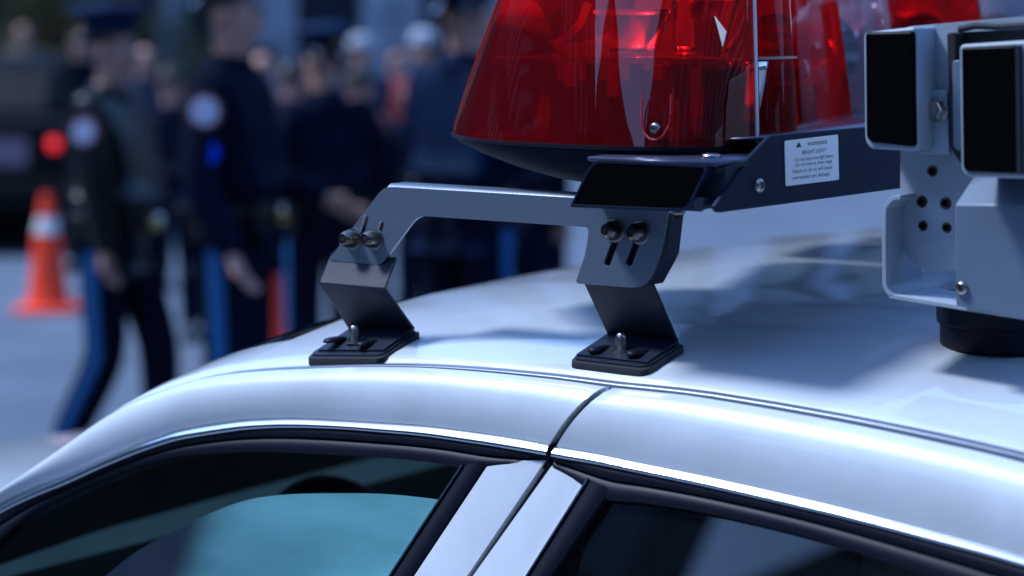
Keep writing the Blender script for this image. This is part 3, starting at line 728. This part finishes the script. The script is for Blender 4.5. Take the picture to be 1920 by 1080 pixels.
mp = slabp('mounting_plate', [(1700, 50), (1960, 27), (1960, 52), (1780, 62), (1788, 285), (1825, 300), (1825, 505), (1745, 511), (1705, 490), (1688, 455), (1688, 270), (1700, 262)], .165, .006, M_cam,
           [.004, .002, .004, .006, .01, .008, .01, .012, .02, .02, .004, .004], .0015, holes=[(1748, 320, .0066), (1728, 378, .0072), (1773, 381, .0072), (1730, 423, .0062), (1775, 427, .0062)])
for hx, hy, hr in ((1748, 320, .0066), (1728, 378, .0072), (1773, 381, .0072), (1730, 423, .0062), (1775, 427, .0062)):
    x, z = PT(hx, hy, .169); v, f = lathe([(hr + .0003, -.004), (hr + .0003, .002), (hr * .62, .001), (hr * .62, -.004)], axis_mx(W(-x, .169, z), -V), 20, False); pyd('hole_rim', v, f, M_bronze, mp)
    v, f = lathe([(hr * 1.1, 0), (.0001, .0003)], axis_mx(W(-x, .1745, z), -V), 16, False); pyd('hole_back', v, f, M_hole, mp)
slabp('tilt_bracket', [(1722, 178), (1735, 170), (1775, 168), (1780, 290), (1724, 290)], .155, .006, M_cam, [.006, .008, .004, .004, .004], .0012)
slabp('inner_gap_body', [(1778, 60), (1960, 48), (1960, 300), (1820, 305), (1790, 285)], .172, .08, M_matte, .004, .002)
slabp('inner_fin', [(1785, 115), (1800, 112), (1800, 285), (1787, 275)], .14, .03, M_camlow, .003, .001)
slabp('hinge_cover', [(1775, 62), (1790, 60), (1797, 270), (1812, 312), (1800, 305), (1783, 280)], .145, .03, M_matte, .004, .001)
v, f = tube([W(*on_t(x, y, .15)) for x, y in ((1798, 55), (1830, 48), (1870, 50), (1960, 45))], .004, 10); pyd('cable', v, f, M_matte, lpr)
hr_ = slabp('camera_housing', [(1798, 84), (1965, 73), (1965, 336), (1802, 332)], .065, .12, M_cam, [.006, .004, .006, .012], .004)
slabp('black_front_glass', [(1801, 88), (1906, 84), (1909, 326), (1804, 322)], .060, .012, M_blackglass, [.005, .004, .006, .008], .003, parent=hr_)
slabp('glass_side_frame', [(1903, 84), (1912, 84), (1915, 327), (1906, 326)], .058, .014, M_matte, .002, .001, parent=hr_)
for q, r_, t_ in (((1734, 142), .0068, .165),): 
    p = on_t(*q, t_); bolt('plate_screw', W(p[0], t_ - .0005, p[2]), -V, r_, .005, mp, socket=False)
p = on_t(1758, 206, .155)
v, f = lathe([(.0135, 0), (.0135, .002), (.0120, .0025)], axis_mx(W(p[0], .1548, p[2]), -V), 24); pyd('washer', v, f, M_steel, mp)
bolt('pivot_bolt', W(p[0], .1525, p[2]), -V, .0105, .010, mp, hexa=True)
# U bracket: bent strip
path_px = [(1688, 366), (1672, 368), (1660, 380), (1654, 400), (1654, 520), (1657, 542), (1668, 556), (1690, 563), (1960, 606)]
pp = [PT(x, y, .125) for x, y in path_px]; pp = [Vector((*q, 0)) for q in pp]; pp = spline(pp, 60)
rows = []
for i, q in enumerate(pp):
    d = (pp[min(i + 1, 59)] - pp[max(0, i - 1)]).normalized(); nn = Vector((-d.y, d.x, 0)) * .0048
    a, b = q, q + nn
    rows.append([W(-a.x, .125, a.y), W(-a.x, .215, a.y), W(-b.x, .215, b.y), W(-b.x, .125, b.y)])
v, f = grid(rows, True, True); pyd('u_bracket', v, f, M_cam, lpr, bevel=.0014, angle=30)
# grey lower box with slanted top
f0 = [PT(1790, 384, .105), PT(1965, 386, .105), PT(1965, 610, .105), PT(1792, 573, .105)]
b0 = [(f0[0][0] + .020, f0[0][1] + .035), (f0[1][0], f0[1][1] + .035)]
v = [W(-x, .105, z) for x, z in f0] + [W(-(f0[0][0] + .004), .155, f0[0][1] + .036), W(-f0[1][0], .155, f0[1][1] + .036), W(-f0[2][0], .20, f0[2][1]), W(-f0[3][0], .20, f0[3][1]), W(-(f0[0][0] + .004), .20, f0[0][1] + .036), W(-f0[1][0], .20, f0[1][1] + .036)]
pyd('lower_box', v, [(0, 1, 2, 3), (0, 4, 5, 1), (4, 8, 9, 5), (2, 6, 7, 3), (6, 9, 8, 7), (0, 3, 7, 8, 4), (1, 5, 9, 6, 2)], M_camlow, lpr, bevel=.0018, angle=20)
p = on_t(1804, 540, .105); bolt('box_screw', W(p[0], .1045, p[2]), -V, .0072, .004, lpr)
# puck foot
pc = W(-.325, .290, 0); zt = 1.476
v, f = lathe([(.060, -.004), (.062, 0), (.063, .022), (.066, .024), (.067, .028), (.067, .056)], Matrix.Translation(pc + Vector((0, 0, 1.421))), 48); pyd('magnet_foot', v, f, M_rubber, lpr, angle=30)

exec_bg = True
# ================================================================== BACKGROUND
M_cone = mat('cone_orange', (.90, .055, .01), .5); M_cband = mat('cone_white_band', (.75, .75, .75), .5)
def cone(loc, label, h=.70):
    e = empty('traffic_cone', loc, label, 'traffic cone', 'orange traffic cones on the street')
    T = Matrix.Identity(4)
    v, f = lathe([(.128, .035), (.122, .05), (.078, h * .67)], T, 24, False); pyd('cone_body', v, f, M_cone, e, shift=False)
    v, f = lathe([(.0785, h * .67), (.056, h * .81)], T, 24, False); pyd('reflective_band', v, f, M_cband, e, shift=False)
    v, f = lathe([(.056, h * .81), (.030, h), (.022, h + .004), (.015, h - .02)], T, 24, False); pyd('cone_tip', v, f, M_cone, e, shift=False)
    pyd('cone_base', *grid([[Vector((x * k, y * k, z)) for x, y in rnd([(-.19, -.19), (.19, -.19), (.19, .19), (-.19, .19)], .05)] for z, k in ((0, 1), (.025, 1), (.035, .95))], True, True), M_cone, e, shift=False)
def ground_at(x, y): p = CAM + ray(x, y) * (-1.8 / ray(x, y).z); return p
cone(ground_at(92, 582), 'orange traffic cone with white band standing alone by the dark car')
cone(ground_at(500, 668), 'orange traffic cone half hidden between two officers')

def skin_mesh(joints, bones, radii, mirror=(), sub=1, flat=None):
    names = list(joints); idx = {n: i for i, n in enumerate(names)}
    me = bpy.data.meshes.new('sk'); me.from_pydata([joints[n] for n in names], [(idx[a], idx[b]) for a, b in bones], [])
    o = bpy.data.objects.new('sk', me); COL.objects.link(o)
    md = o.modifiers.new('skin', 'SKIN'); md.use_smooth_shade = True
    sv = me.skin_vertices[0].data
    for n in names:
        r = radii[n]; sv[idx[n]].radius = (r, r) if not isinstance(r, tuple) else r; sv[idx[n]].use_root = (n == names[0])
    ss = o.modifiers.new('sub', 'SUBSURF'); ss.levels = sub; ss.render_levels = sub
    dg = bpy.context.evaluated_depsgraph_get(); out = bpy.data.meshes.new_from_object(o.evaluated_get(dg))
    bpy.data.objects.remove(o); out.materials.clear(); return out

M_skin = mat('skin', (.40, .22, .17), .55); M_hair = mat('dark_hair', (.02, .015, .012), .6)
M_uni = mat('navy_uniform', (.003, .006, .018), .8, spec=.06, var=.2); M_leather = mat('black_leather', (.005, .006, .008), .35, spec=.2, coat=.18, coat_rough=.25)
M_unil = mat('blue_navy_uniform', (.003, .010, .036), .75, spec=.08, var=.2)
M_cap = mat('navy_cap', (.004, .014, .05), .7, spec=.1); M_visor = mat('cap_visor', (.005, .005, .008), .12, coat=1)
M_belt = mat('duty_belt', (.006, .006, .008), .3, spec=.3); M_gold = mat('gold_badge', (.7, .5, .18), .25, 1); M_silver = mat('silver_badge', (.8, .82, .85), .15, 1)
M_patch = mat('patch_white', (.50, .50, .66), .7); M_patchrim = mat('patch_rim', (.12, .03, .03), .7); M_blue = mat('bright_blue_cloth', (.01, .05, .75), .5)
M_stripe = mat('trouser_stripe_blue', (.015, .09, .28), .6); M_shoe = mat('black_shoe', (.006, .006, .008), .15, coat=.6)
M_white_cap = mat('white_cap', (.42, .45, .5), .7); M_redcloth = mat('red_cloth', (.14, .01, .015), .8); M_greycloth = mat('grey_cloth', (.03, .04, .07), .85, spec=.1); M_tan = mat('tan_cloth', (.12, .09, .06), .8)

BASE = dict(pelvis=(0, 0, .96), belly=(0, -.01, 1.10), chest=(0, 0, 1.30), neckb=(0, .015, 1.46), neck=(0, .0, 1.53), jaw=(0, -.018, 1.60), head=(0, -.005, 1.67), crown=(0, .0, 1.74), nose=(0, -.118, 1.635))
def person(loc, rz, label, pose=None, coat=M_uni, trousers=M_uni, hat='cap', H=1.0, stripe=True, patch=True, belt=True, officer=True, hatmat=None, coatlen=.0, bluebadge=False, group='uniformed officers standing in the street', cat='person'):
    e = empty('person', loc, label, cat, group, rz); e.scale = (H, H, H)
    J = dict(BASE)
    for sd_, x in (('l', 1), ('r', -1)):
        J.update({'sh' + sd_: (.185 * x, .01, 1.42), 'el' + sd_: (.25 * x, .04, 1.13), 'wr' + sd_: (.245 * x, -.07, .90),
                  'hip' + sd_: (.095 * x, 0, .90), 'kn' + sd_: (.11 * x, -.01, .50), 'an' + sd_: (.12 * x, .03, .09)})
    if pose: J.update(pose)
    for sd_ in 'lr':
        w_ = Vector(J['wr' + sd_]); d = (w_ - Vector(J['el' + sd_])).normalized(); side_ = d.cross(Vector((0, 1, .3))).normalized()
        if side_.length < .1: side_ = Vector((1, 0, 0))
        J['pm' + sd_] = tuple(w_ + d * .065)
        for k, (off, ln) in enumerate(((-.030, .070), (-.011, .082), (.010, .078), (.030, .060))):
            ln *= .75; b0 = w_ + d * .085 + side_ * off; J['f%d0' % k + sd_] = tuple(b0)
            J['f%d1' % k + sd_] = tuple(b0 + d * ln * .55 + Vector((0, -.01, 0))); J['f%d2' % k + sd_] = tuple(b0 + d * ln + Vector((0, -.03, 0)))
        J['th0' + sd_] = tuple(w_ + d * .04 - side_ * .035); J['th1' + sd_] = tuple(w_ + d * .085 - side_ * .06)
        a_ = Vector(J['an' + sd_]); kn = Vector(J['kn' + sd_])
    R_ = dict(pelvis=(.13, .10), belly=(.125, .10), chest=(.15, .115), neckb=.07, neck=.055, jaw=(.062, .075), head=(.078, .096), crown=(.055, .07), nose=.012)
    B_ = [('pelvis', 'belly'), ('belly', 'chest'), ('chest', 'neckb'), ('neckb', 'neck'), ('neck', 'jaw'), ('jaw', 'head'), ('head', 'crown'), ('jaw', 'nose')]
    for s_ in 'lr':
        R_.update({'sh' + s_: .06, 'el' + s_: .042, 'wr' + s_: .028, 'hip' + s_: .085, 'kn' + s_: .058, 'an' + s_: .042, 'pm' + s_: (.036, .018), 'th0' + s_: .013, 'th1' + s_: .010})
        B_ += [('chest', 'sh' + s_), ('sh' + s_, 'el' + s_), ('el' + s_, 'wr' + s_), ('wr' + s_, 'pm' + s_), ('pelvis', 'hip' + s_), ('hip' + s_, 'kn' + s_), ('kn' + s_, 'an' + s_), ('wr' + s_, 'th0' + s_), ('th0' + s_, 'th1' + s_)]
        for k in range(4):
            R_.update({'f%d0' % k + s_: .010, 'f%d1' % k + s_: .009, 'f%d2' % k + s_: .007}); B_ += [('pm' + s_, 'f%d0' % k + s_), ('f%d0' % k + s_, 'f%d1' % k + s_), ('f%d1' % k + s_, 'f%d2' % k + s_)]
    link('body', skin_mesh(J, B_, R_), M_skin, e, shift=False, angle=180)
    # jacket
    jn = ['pelvis', 'belly', 'chest', 'neckb'] + [a + s_ for s_ in 'lr' for a in ('sh', 'el', 'wr')]
    JJ = {n: J[n] for n in jn}
    for s_ in 'lr': JJ['wr' + s_] = tuple(Vector(J['wr' + s_]) + (Vector(J['wr' + s_]) - Vector(J['el' + s_])).normalized() * .03)
    JJ['hem'] = (J['pelvis'][0], J['pelvis'][1], J['pelvis'][2] - .05 - coatlen)
    RR = dict(pelvis=(.165, .13), belly=(.165, .135), chest=(.185, .145), neckb=(.085, .08), hem=(.17, .135))
    BB = [('belly', 'pelvis'), ('pelvis', 'hem'), ('belly', 'chest'), ('chest', 'neckb')]
    for s_ in 'lr':
        RR.update({'sh' + s_: .088, 'el' + s_: .066, 'wr' + s_: .050}); BB += [('chest', 'sh' + s_), ('sh' + s_, 'el' + s_), ('el' + s_, 'wr' + s_)]
    jk = link('jacket', skin_mesh(JJ, BB, RR, sub=2), coat, e, shift=False, angle=180)
    v, f = lathe([(.09, -.02), (.082, .03), (.070, .045), (.066, .04)], axis_mx(Vector(J['neckb']) + Vector((0, 0, .02)), (0, -.15, 1)), 20, False); pyd('collar', v, f, coat, jk, shift=False)
    tn = ['pelvis'] + [a + s_ for s_ in 'lr' for a in ('hip', 'kn', 'an')]
    TT = {n: J[n] for n in tn}; RT = dict(pelvis=(.14, .115)); BT = []
    for s_ in 'lr':
        RT.update({'hip' + s_: .105, 'kn' + s_: .083, 'an' + s_: .072}); BT += [('pelvis', 'hip' + s_), ('hip' + s_, 'kn' + s_), ('kn' + s_, 'an' + s_)]
    tr = link('trousers', skin_mesh(TT, BT, RT, sub=2), trousers, e, shift=False, angle=180)
    for s_, x in (('l', 1), ('r', -1)):
        a_ = Vector(J['an' + s_]); rows = []
        for y, rx, h in ((.09, .02, .03), (.07, .04, .07), (.0, .048, .10), (-.08, .046, .07), (-.15, .045, .05), (-.20, .03, .035), (-.215, .008, .02)):
            z0 = a_.z - .09; rows.append([Vector((a_.x + rx * math.cos(2 * math.pi * k / 12), a_.y + y, max(z0, z0 + h * .5 + h * .5 * math.sin(2 * math.pi * k / 12)))) for k in range(12)])
        v, f = grid(rows, True, True); pyd('shoe', v, f, M_shoe, e, shift=False)
        if stripe:
            P = [Vector(J['hip' + s_]), Vector(J['kn' + s_]), a_]; rr = (.100, .079, .066); rows = []
            for k in range(9):
                q = k / 8 * 2; i = min(1, int(q)); p = P[i].lerp(P[i + 1], q - i); r = rr[i] + (rr[i + 1] - rr[i]) * (q - i) + .008
                rows.append([p + Vector((x * r * math.cos(an), r * math.sin(an), 0)) for an in (-.28, -.14, 0, .14, .28)])
            v, f = grid(rows); pyd('stripe', v, f, M_stripe, tr, shift=False)
        if patch:
            sh = Vector(J['sh' + s_]).lerp(Vector(J['el' + s_]), .28); d = Vector((x, -.25, .1)).normalized()
            v, f = lathe([(.056, -.02), (.056, .082), (.001, .086)], axis_mx(sh, d), 20, False); pt = pyd('shoulder_patch', v, f, M_patchrim, jk, shift=False)
            v, f = lathe([(.044, .083), (.043, .0885), (.001, .089)], axis_mx(sh, d), 20, False); pyd('patch_crest', v, f, M_patch, jk, shift=False)
            if bluebadge:
                q = sh + Vector((0, 0, -.13)); v, f = lathe([(.045, -.02), (.045, .078), (.001, .080)], axis_mx(q, d), 6, False); pyd('sleeve_shield', v, f, M_blue, jk, shift=False)
    if belt:
        p = Vector(J['pelvis']); v, f = grid([[p + Vector(((.174 if not k_ else .182) * math.cos(a_ * math.pi / 16), (.140 if not k_ else .148) * math.sin(a_ * math.pi / 16), z)) for a_ in range(32)] for z, k_ in ((.03, 0), (.032, 1), (.085, 1), (.087, 0))], True, False)
        bl = pyd('duty_belt', v, f, M_belt, e, shift=False)
        for an, w2, h2, m2 in ((20, .045, .17, M_belt), (160, .035, .10, M_belt), (-40, .018, .04, M_silver), (-130, .03, .08, M_belt), (70, .022, .05, M_belt), (110, .035, .07, M_belt), (-90, .03, .04, M_gold), (190, .022, .05, M_silver)):
            a2 = R(an); c = p + Vector((.195 * math.cos(a2), .160 * math.sin(a2), .04)); rows = []
            box('belt_pouch', (-w2, -.02, -h2 * .7), (w2, .022, h2 * .4), m2, bl, bevel=.008, f=lambda X, Y, Z, c=c, a2=a2: c + Vector((X * -math.sin(a2) + Y * math.cos(a2), X * math.cos(a2) + Y * math.sin(a2), Z)), shift=False)
    # head: eyes, ears, hair, hat
    hd = Vector(J['head'])
    for x in (1, -1):
        v, f = lathe([(.001, -.012), (.009, -.008), (.012, 0), (.009, .006), (.001, .008)], axis_mx(hd + Vector((.031 * x, -.088, -.005)), (0, -1, 0)), 10, False); pyd('eye', v, f, M_hair, e, shift=False)
        v, f = lathe([(.001, -.012), (.022, -.006), (.026, .0), (.018, .008), (.001, .006)], axis_mx(hd + Vector((.082 * x, .008, -.02)), (x, .3, 0)), 10, False); pyd('ear', v, f, M_skin, e, shift=False)
    rows = []
    for i in range(9):
        ph = i / 8 * 1.75; rows.append([hd + Vector((.084 * math.sin(ph) * math.cos(th), .10 * math.sin(ph) * math.sin(th) + .012, .02 + .095 * math.cos(ph))) for th in [k * math.pi / 12 - .25 for k in range(15)]])
    v, f = grid(rows); pyd('hair', v, f, M_hair, e, shift=False)
    if hat == 'cap':
        hm = hatmat or M_cap; T = axis_mx(hd + Vector((0, .005, .045)), (0, .12, 1))
        rows = []
        for r, h, q in ((.096, 0, 1), (.098, .035, 1), (.125, .070, 1.05), (.138, .085, 1.08), (.12, .102, 1.05), (.05, .108, 1), (.002, .109, 1)):
            rows.append([T @ Vector((r * math.cos(2 * math.pi * k / 24), r * 1.08 * q * math.sin(2 * math.pi * k / 24), h - .012 * math.sin(2 * math.pi * k / 24))) for k in range(24)])
        v, f = grid(rows, True, False); cp = pyd('peaked_cap', v, f, hm, e, shift=False)
        v, f = grid([[T @ Vector((.094 * math.cos(a_), .10 * math.sin(a_), .01)) for a_ in [R(-150 + 12 * k) for k in range(11)]], [T @ Vector((.102 * math.cos(a_), .165 * math.sin(a_) + .005, -.025)) for a_ in [R(-150 + 12 * k) for k in range(11)]]]); pyd('visor', v, f, M_visor, cp, shift=False)
        v, f = lathe([(.022, -.01), (.022, .004), (.012, .010), (.001, .012)], axis_mx(T @ Vector((0, -.112, .045)), (0, -1, .2)), 12, False); pyd('cap_badge', v, f, M_gold if officer else M_silver, cp, shift=False)
    elif hat == 'soft':
        T = Matrix.Translation(hd + Vector((0, 0, .05))); v, f = lathe([(.098, -.01), (.10, .03), (.085, .065), (.045, .085), (.002, .09)], T, 20, False); pyd('soft_cap', v, f, hatmat or M_white_cap, e, shift=False)
    return e
WALK = dict(hipl=(.09, 0, .90), knl=(.10, -.13, .52), anl=(.10, -.13, .09), hipr=(-.09, .01, .90), knr=(-.09, .0, .49), anr=(-.09, .20, .12), ell=(.25, .12, 1.14), wrl=(.24, .08, .90), elr=(-.24, -.04, 1.15), wrr=(-.24, -.08, .92))
BELTH = dict(ell=(.30, .06, 1.16), wrl=(.20, -.15, 1.02), elr=(-.30, .06, 1.16), wrr=(-.20, -.15, 1.02))
FRONT = dict(ell=(.27, -.02, 1.13), wrl=(.12, -.24, 1.12), elr=(-.27, -.02, 1.13), wrr=(-.12, -.24, 1.12))
def gx(x, d): r = ray(x, 18); p = CAM + r * (d / r.y); return Vector((p.x, p.y, 0))
# facing: rz 0 faces the camera, positive turns towards camera right
person(gx(208, 9.1), R(72), 'officer in black leather jacket and blue cap striding on the left, blue trouser stripe', WALK, coat=M_leather, stripe=True, patch=True, coatlen=.06, H=1.0)
person(gx(434, 8.5), R(78), 'officer in navy shirt with white shoulder patch and bright blue sleeve shield', dict(ell=(.27, .02, 1.13), wrl=(.24, -.24, 1.03)), H=1.08, bluebadge=True)
person(gx(606, 10.3), R(-148), 'officer in peaked cap seen from behind, third from the left', BELTH, coat=M_uni, H=.955, patch=True)
person(gx(872, 9.3), R(140), 'broad officer partly hidden behind the red lens dome', FRONT, coat=M_unil, H=1.07)
# crowd beyond
crowd = [(268, 15.5, 20, M_greycloth, None, 'bystander in grey jacket just past the striding officer', 'none', .90), (42, 24, 10, M_tan, None, 'bystander in tan coat far behind the dark car', 'none', .95),
         (492, 13.2, -10, M_tan, None, 'bystander in tan coat seen between the two nearest officers', 'none', .90), (676, 17, 0, M_greycloth, M_white_cap, 'bystander in grey with a pale cap behind the third officer', 'soft', .90),
         (742, 18, 25, M_redcloth, None, 'bystander in red coat left of the white cap', 'none', .86), (795, 15, -30, M_redcloth, M_white_cap, 'bystander in red with bright white cap beside the light bar', 'soft', .93),
         (150, 19, 40, M_uni, None, 'distant dark figure right of the parked car', 'none', .93),
         (1010, 15, 10, M_uni, M_cap, 'distant dark officer hidden behind the light bar', 'cap', 1.0),
         (672, 12.4, 160, M_uni, None, 'figure in dark jacket right behind the third officer', 'none', .85),
         (545, 12.6, 170, M_uni, None, 'figure in dark jacket left behind the third officer', 'none', .86), (955, 11.0, 170, M_uni, None, 'figure in dark coat behind the end of the light bar', 'none', .93),
         (800, 12.2, 180, M_uni, None, 'figure in dark jacket between the two right officers', 'none', .84), (318, 13, 170, M_uni, None, 'figure in dark coat between the two left officers', 'none', .84)]
protos = {}
def copy_tree(o, parent=None):
    c = o.copy(); COL.objects.link(c); c.parent = parent
    for ch in list(o.children): copy_tree(ch, c)
    return c
for x, d, rz, ct, hm, lab, hat, H in crowd:
    key = (ct.name, hat)
    if key not in protos:
        protos[key] = person(gx(x, d), R(rz), lab, BELTH if hat == 'cap' else None, coat=ct, trousers=M_uni, hat=hat, H=H, stripe=False, patch=(hat == 'cap'), belt=False, hatmat=hm, group='people gathered farther down the street')
    else:
        c = copy_tree(protos[key]); c.location = gx(x, d); c.rotation_euler = (0, 0, R(rz)); c.scale = (H, H, H); c['label'] = lab

# parked dark car at the left
M_blackpaint = mat('black_car_paint', (.004, .005, .007), .45, spec=.12); M_tail = mat('tail_light_red', (.9, .01, .01), .2, coat=1, emit=.55); M_plate = mat('licence_plate_pale', (.20, .15, .20), .5)
d0 = 17.6
pc0 = gx(120, d0); suv = empty('parked_car', gx(-120, d0) , 'dark parked car at the left edge with a glowing red tail light', 'car')
def cp(a, b, z): return Vector((pc0.x - a, pc0.y + b, z))       # a metres left of its right flank, b metres forward
def csec(pts, name, m, par=None, bevel=.03, w0=0, w1=1.85, tuck=0):
    rows = []
    for b, z in pts: rows.append((b, z))
    n = len(rows); v = [cp(w0, b, z) for b, z in rows] + [cp(w1, b, z) for b, z in rows]
    f = [tuple(range(n)), tuple(range(n, 2 * n))[::-1]] + [(i, (i + 1) % n, n + (i + 1) % n, n + i) for i in range(n)]
    return pyd(name, v, f, m, par or suv, bevel=bevel, angle=30)
csec([(0, .32), (-.03, .55), (.0, .98), (.1, 1.02), (1.0, 1.02), (3.6, .95), (4.5, .80), (4.6, .4), (4.4, .25), (.1, .25)], 'body', M_blackpaint)
csec([(.15, 1.02), (.45, 1.38), (.8, 1.43), (2.0, 1.43), (2.6, 1.30), (3.3, 1.0)], 'cabin', M_blackpaint, w0=.13, w1=1.72, bevel=.06)
csec([(.24, 1.10), (.46, 1.36), (.47, 1.35), (.26, 1.09)], 'rear_window', M_blackglass, w0=.25, w1=1.6, bevel=0)
box('roof_highlight', (.2, .75, 1.432), (1.65, 1.9, 1.445), mat('painted_roof_highlight', (.10, .12, .16), .25, coat=1), suv, f=cp, bevel=.004)  # paler panel painting the sky highlight onto the black roof
for a in (.05, 1.7): box('tail_light', (a, -.06, .78), (a + .08, .02, .86), M_tail if a < 1 else M_tail, suv, f=cp, bevel=.02)
box('licence_plate', (.28, -.055, .66), (.62, -.035, .86), M_plate, suv, f=cp)
box('rear_bumper', (-.02, -.14, .34), (1.87, .04, .56), M_blackpaint, suv, f=cp, bevel=.04)
for a in (.02, 1.62):
    for b in (.85, 3.7):
        v, f = lathe([(.18, 0), (.31, 0), (.33, .03), (.33, .18), (.31, .21), (.18, .21)], axis_mx(cp(a, b, .33), (-1, 0, 0)), 28); wo = pyd('wheel', v, f, M_matte, suv)
        v, f = lathe([(.18, .02), (.12, .04), (.04, .01), (.001, .01)], axis_mx(cp(a, b, .33), (-1, 0, 0)), 20, False); pyd('rim', v, f, M_steel, wo)

# building far behind: stone facade with pilasters and dark bays, shrubs in front at left
fb = empty('stone_building', (6, 40, 0), 'grey stone building front with tall pilasters across the end of the street', 'building')
M_stone = mat('grey_stone', (.28, .30, .36), .85, bump=.5, bscale=20, var=.3, vscale=1.5); M_dark = mat('dark_bay', (.012, .014, .02), .3)
box('wall', (-12, 40.6, 0), (26, 48, 17), M_dark, fb, bevel=0, f=lambda a, b, z: Vector((a, b, z)))
x = -11.5
k = 0
while x < 25:
    wd = .5 + .25 * ((k * 7) % 3)
    box('pilaster', (x, 40.0, 0), (x + wd, 40.7, 15.5), M_stone, fb, bevel=.05, f=lambda a, b, z: Vector((a, b, z)))
    for zz in (.6, 4.6, 8.6, 12.4):
        box('window', (x + wd + .15, 40.52, zz), (x + wd + .95, 40.59, zz + 3.2), mat('far_window', (.02, .03, .05), .08, coat=1), fb, bevel=0, f=lambda a, b, z: Vector((a, b, z)))
    x += wd + 1.1; k += 1
box('cornice', (-12.3, 39.6, 15.5), (26.3, 40.9, 17.4), M_stone, fb, bevel=.1, f=lambda a, b, z: Vector((a, b, z)))
M_leaf = mat('dark_leaves', (.10, .11, .035), .55, var=.5, vscale=3); M_bark = mat('bark', (.05, .04, .03), .9, bump=1, bscale=20)
def tree(x, y, label, h=7, low=.9, n=2600, rr=2.4):
    e = empty('street_tree', (x, y, 0), label, 'tree', 'trees at the end of the street')
    v, f = tube([Vector((0, 0, 0)), Vector((.05, 0, 1.5)), Vector((-.05, .1, 3)), Vector((.1, 0, h * .8))], [.2, .16, .13, .05], 10); pyd('trunk', v, f, M_bark, e, shift=False)
    vv, ff = [], []
    cl = [(random.uniform(-rr, rr) * .7, random.uniform(-rr, rr) * .7, random.uniform(low + .5, h)) for _ in range(26)]
    for i in range(n):
        c = random.choice(cl); q = Vector((random.gauss(0, .42), random.gauss(0, .42), random.gauss(0, .36))) + Vector(c)
        a = Vector((random.uniform(-1, 1), random.uniform(-1, 1), random.uniform(-1, 1))).normalized(); b = a.cross(Vector((0, 0, 1))).normalized(); s_ = random.uniform(.07, .14)
        if q.z < .1: q.z = .1
        k0 = len(vv); vv += [q - a * s_, q + b * s_ * .5, q + a * s_, q - b * s_ * .5]; ff.append((k0, k0 + 1, k0 + 2, k0 + 3))
    me = bpy.data.meshes.new('crown'); me.from_pydata([tuple(p) for p in vv], [], ff); link('crown', me, M_leaf, e, shift=False, smooth=False)
for i, (px_, d, lab) in enumerate(((-20, 30, 'low leafy tree at the far left corner'), (80, 33, 'leafy tree above the parked car'), (170, 31, 'leafy tree left of the striding officer'), (262, 34, 'leafy tree beside the first pale pilaster'))):
    p = gx(px_, d); tree(p.x, p.y, lab, low=.1, n=4200, rr=1.8)
# left side block
lb = empty('brick_building', (-22, 42, 0), 'dark brick building behind the trees on the left', 'building')
box('wall', (-40, 39, 0), (-12.2, 50, 14), mat('dark_brick', (.05, .035, .03), .9, var=.3, vscale=2), lb, bevel=0, f=lambda a, b, z: Vector((a, b, z)))
for i in range(14):
    for zz in (.8, 4.2, 7.8): box('window', (-39 + i * 1.9, 38.93, zz), (-38 + i * 1.9, 38.99, zz + 1.9), MATS['far_window'], lb, bevel=0, f=lambda a, b, z: Vector((a, b, z)))

# unseen row added behind the camera: darkens reflections, its gap shapes a dome streak
nb = empty('added_near_building', (0, -11, 0), 'unseen dark building row added on the near side to darken reflections in the car glass', 'building')
M_near = mat('added_dark_wall', (.045, .045, .055), .9, var=.3, vscale=1)
I3 = lambda a, b, z: Vector((a, b, z))
for x0, x1, h_ in ((-32, -19, 17), (-9, 4, 19), (4.05, 14, 11), (16.5, 45, 12)):
    box('wall', (x0, -22, 0), (x1, -10, h_), M_near, nb, bevel=0, f=I3)
    x = x0 + .8
    while x < x1 - 1.5:
        for k in range(int(h_ // 3.6)): box('window', (x, -10.0, 1 + k * 3.6), (x + 1.1, -9.94, 3.2 + k * 3.6), MATS['far_window'], nb, bevel=0, f=I3)
        x += 2.3

wb = empty('added_west_building', (-34, 20, 0), 'unseen tall dark building added at the left to block sky reflections in the lens dome', 'building')  # out of view, added to keep bright sky off the dome's left facet
box('wall', (-45, -9, 0), (-29, 38.5, 23), M_near, wb, bevel=0, f=I3)
for k in range(6):
    for i in range(20): box('window', (-29.0, -8 + i * 2.3, 1 + k * 3.6), (-28.94, -6.9 + i * 2.3, 3.2 + k * 3.6), MATS['far_window'], wb, bevel=0, f=I3)

eb = empty('added_east_building', (31, 15, 0), 'unseen dark building added at the right to cut grey sky reflections in the lens domes', 'building')  # out of view, added to narrow the sky mirrored in the domes
box('wall', (27, -8, 0), (40, 39, 10), M_near, eb, bevel=0, f=I3)
for k in range(2):
    for i in range(20): box('window', (26.94, -7 + i * 2.3, 1 + k * 3.6), (27.0, -5.9 + i * 2.3, 3.2 + k * 3.6), MATS['far_window'], eb, bevel=0, f=I3)
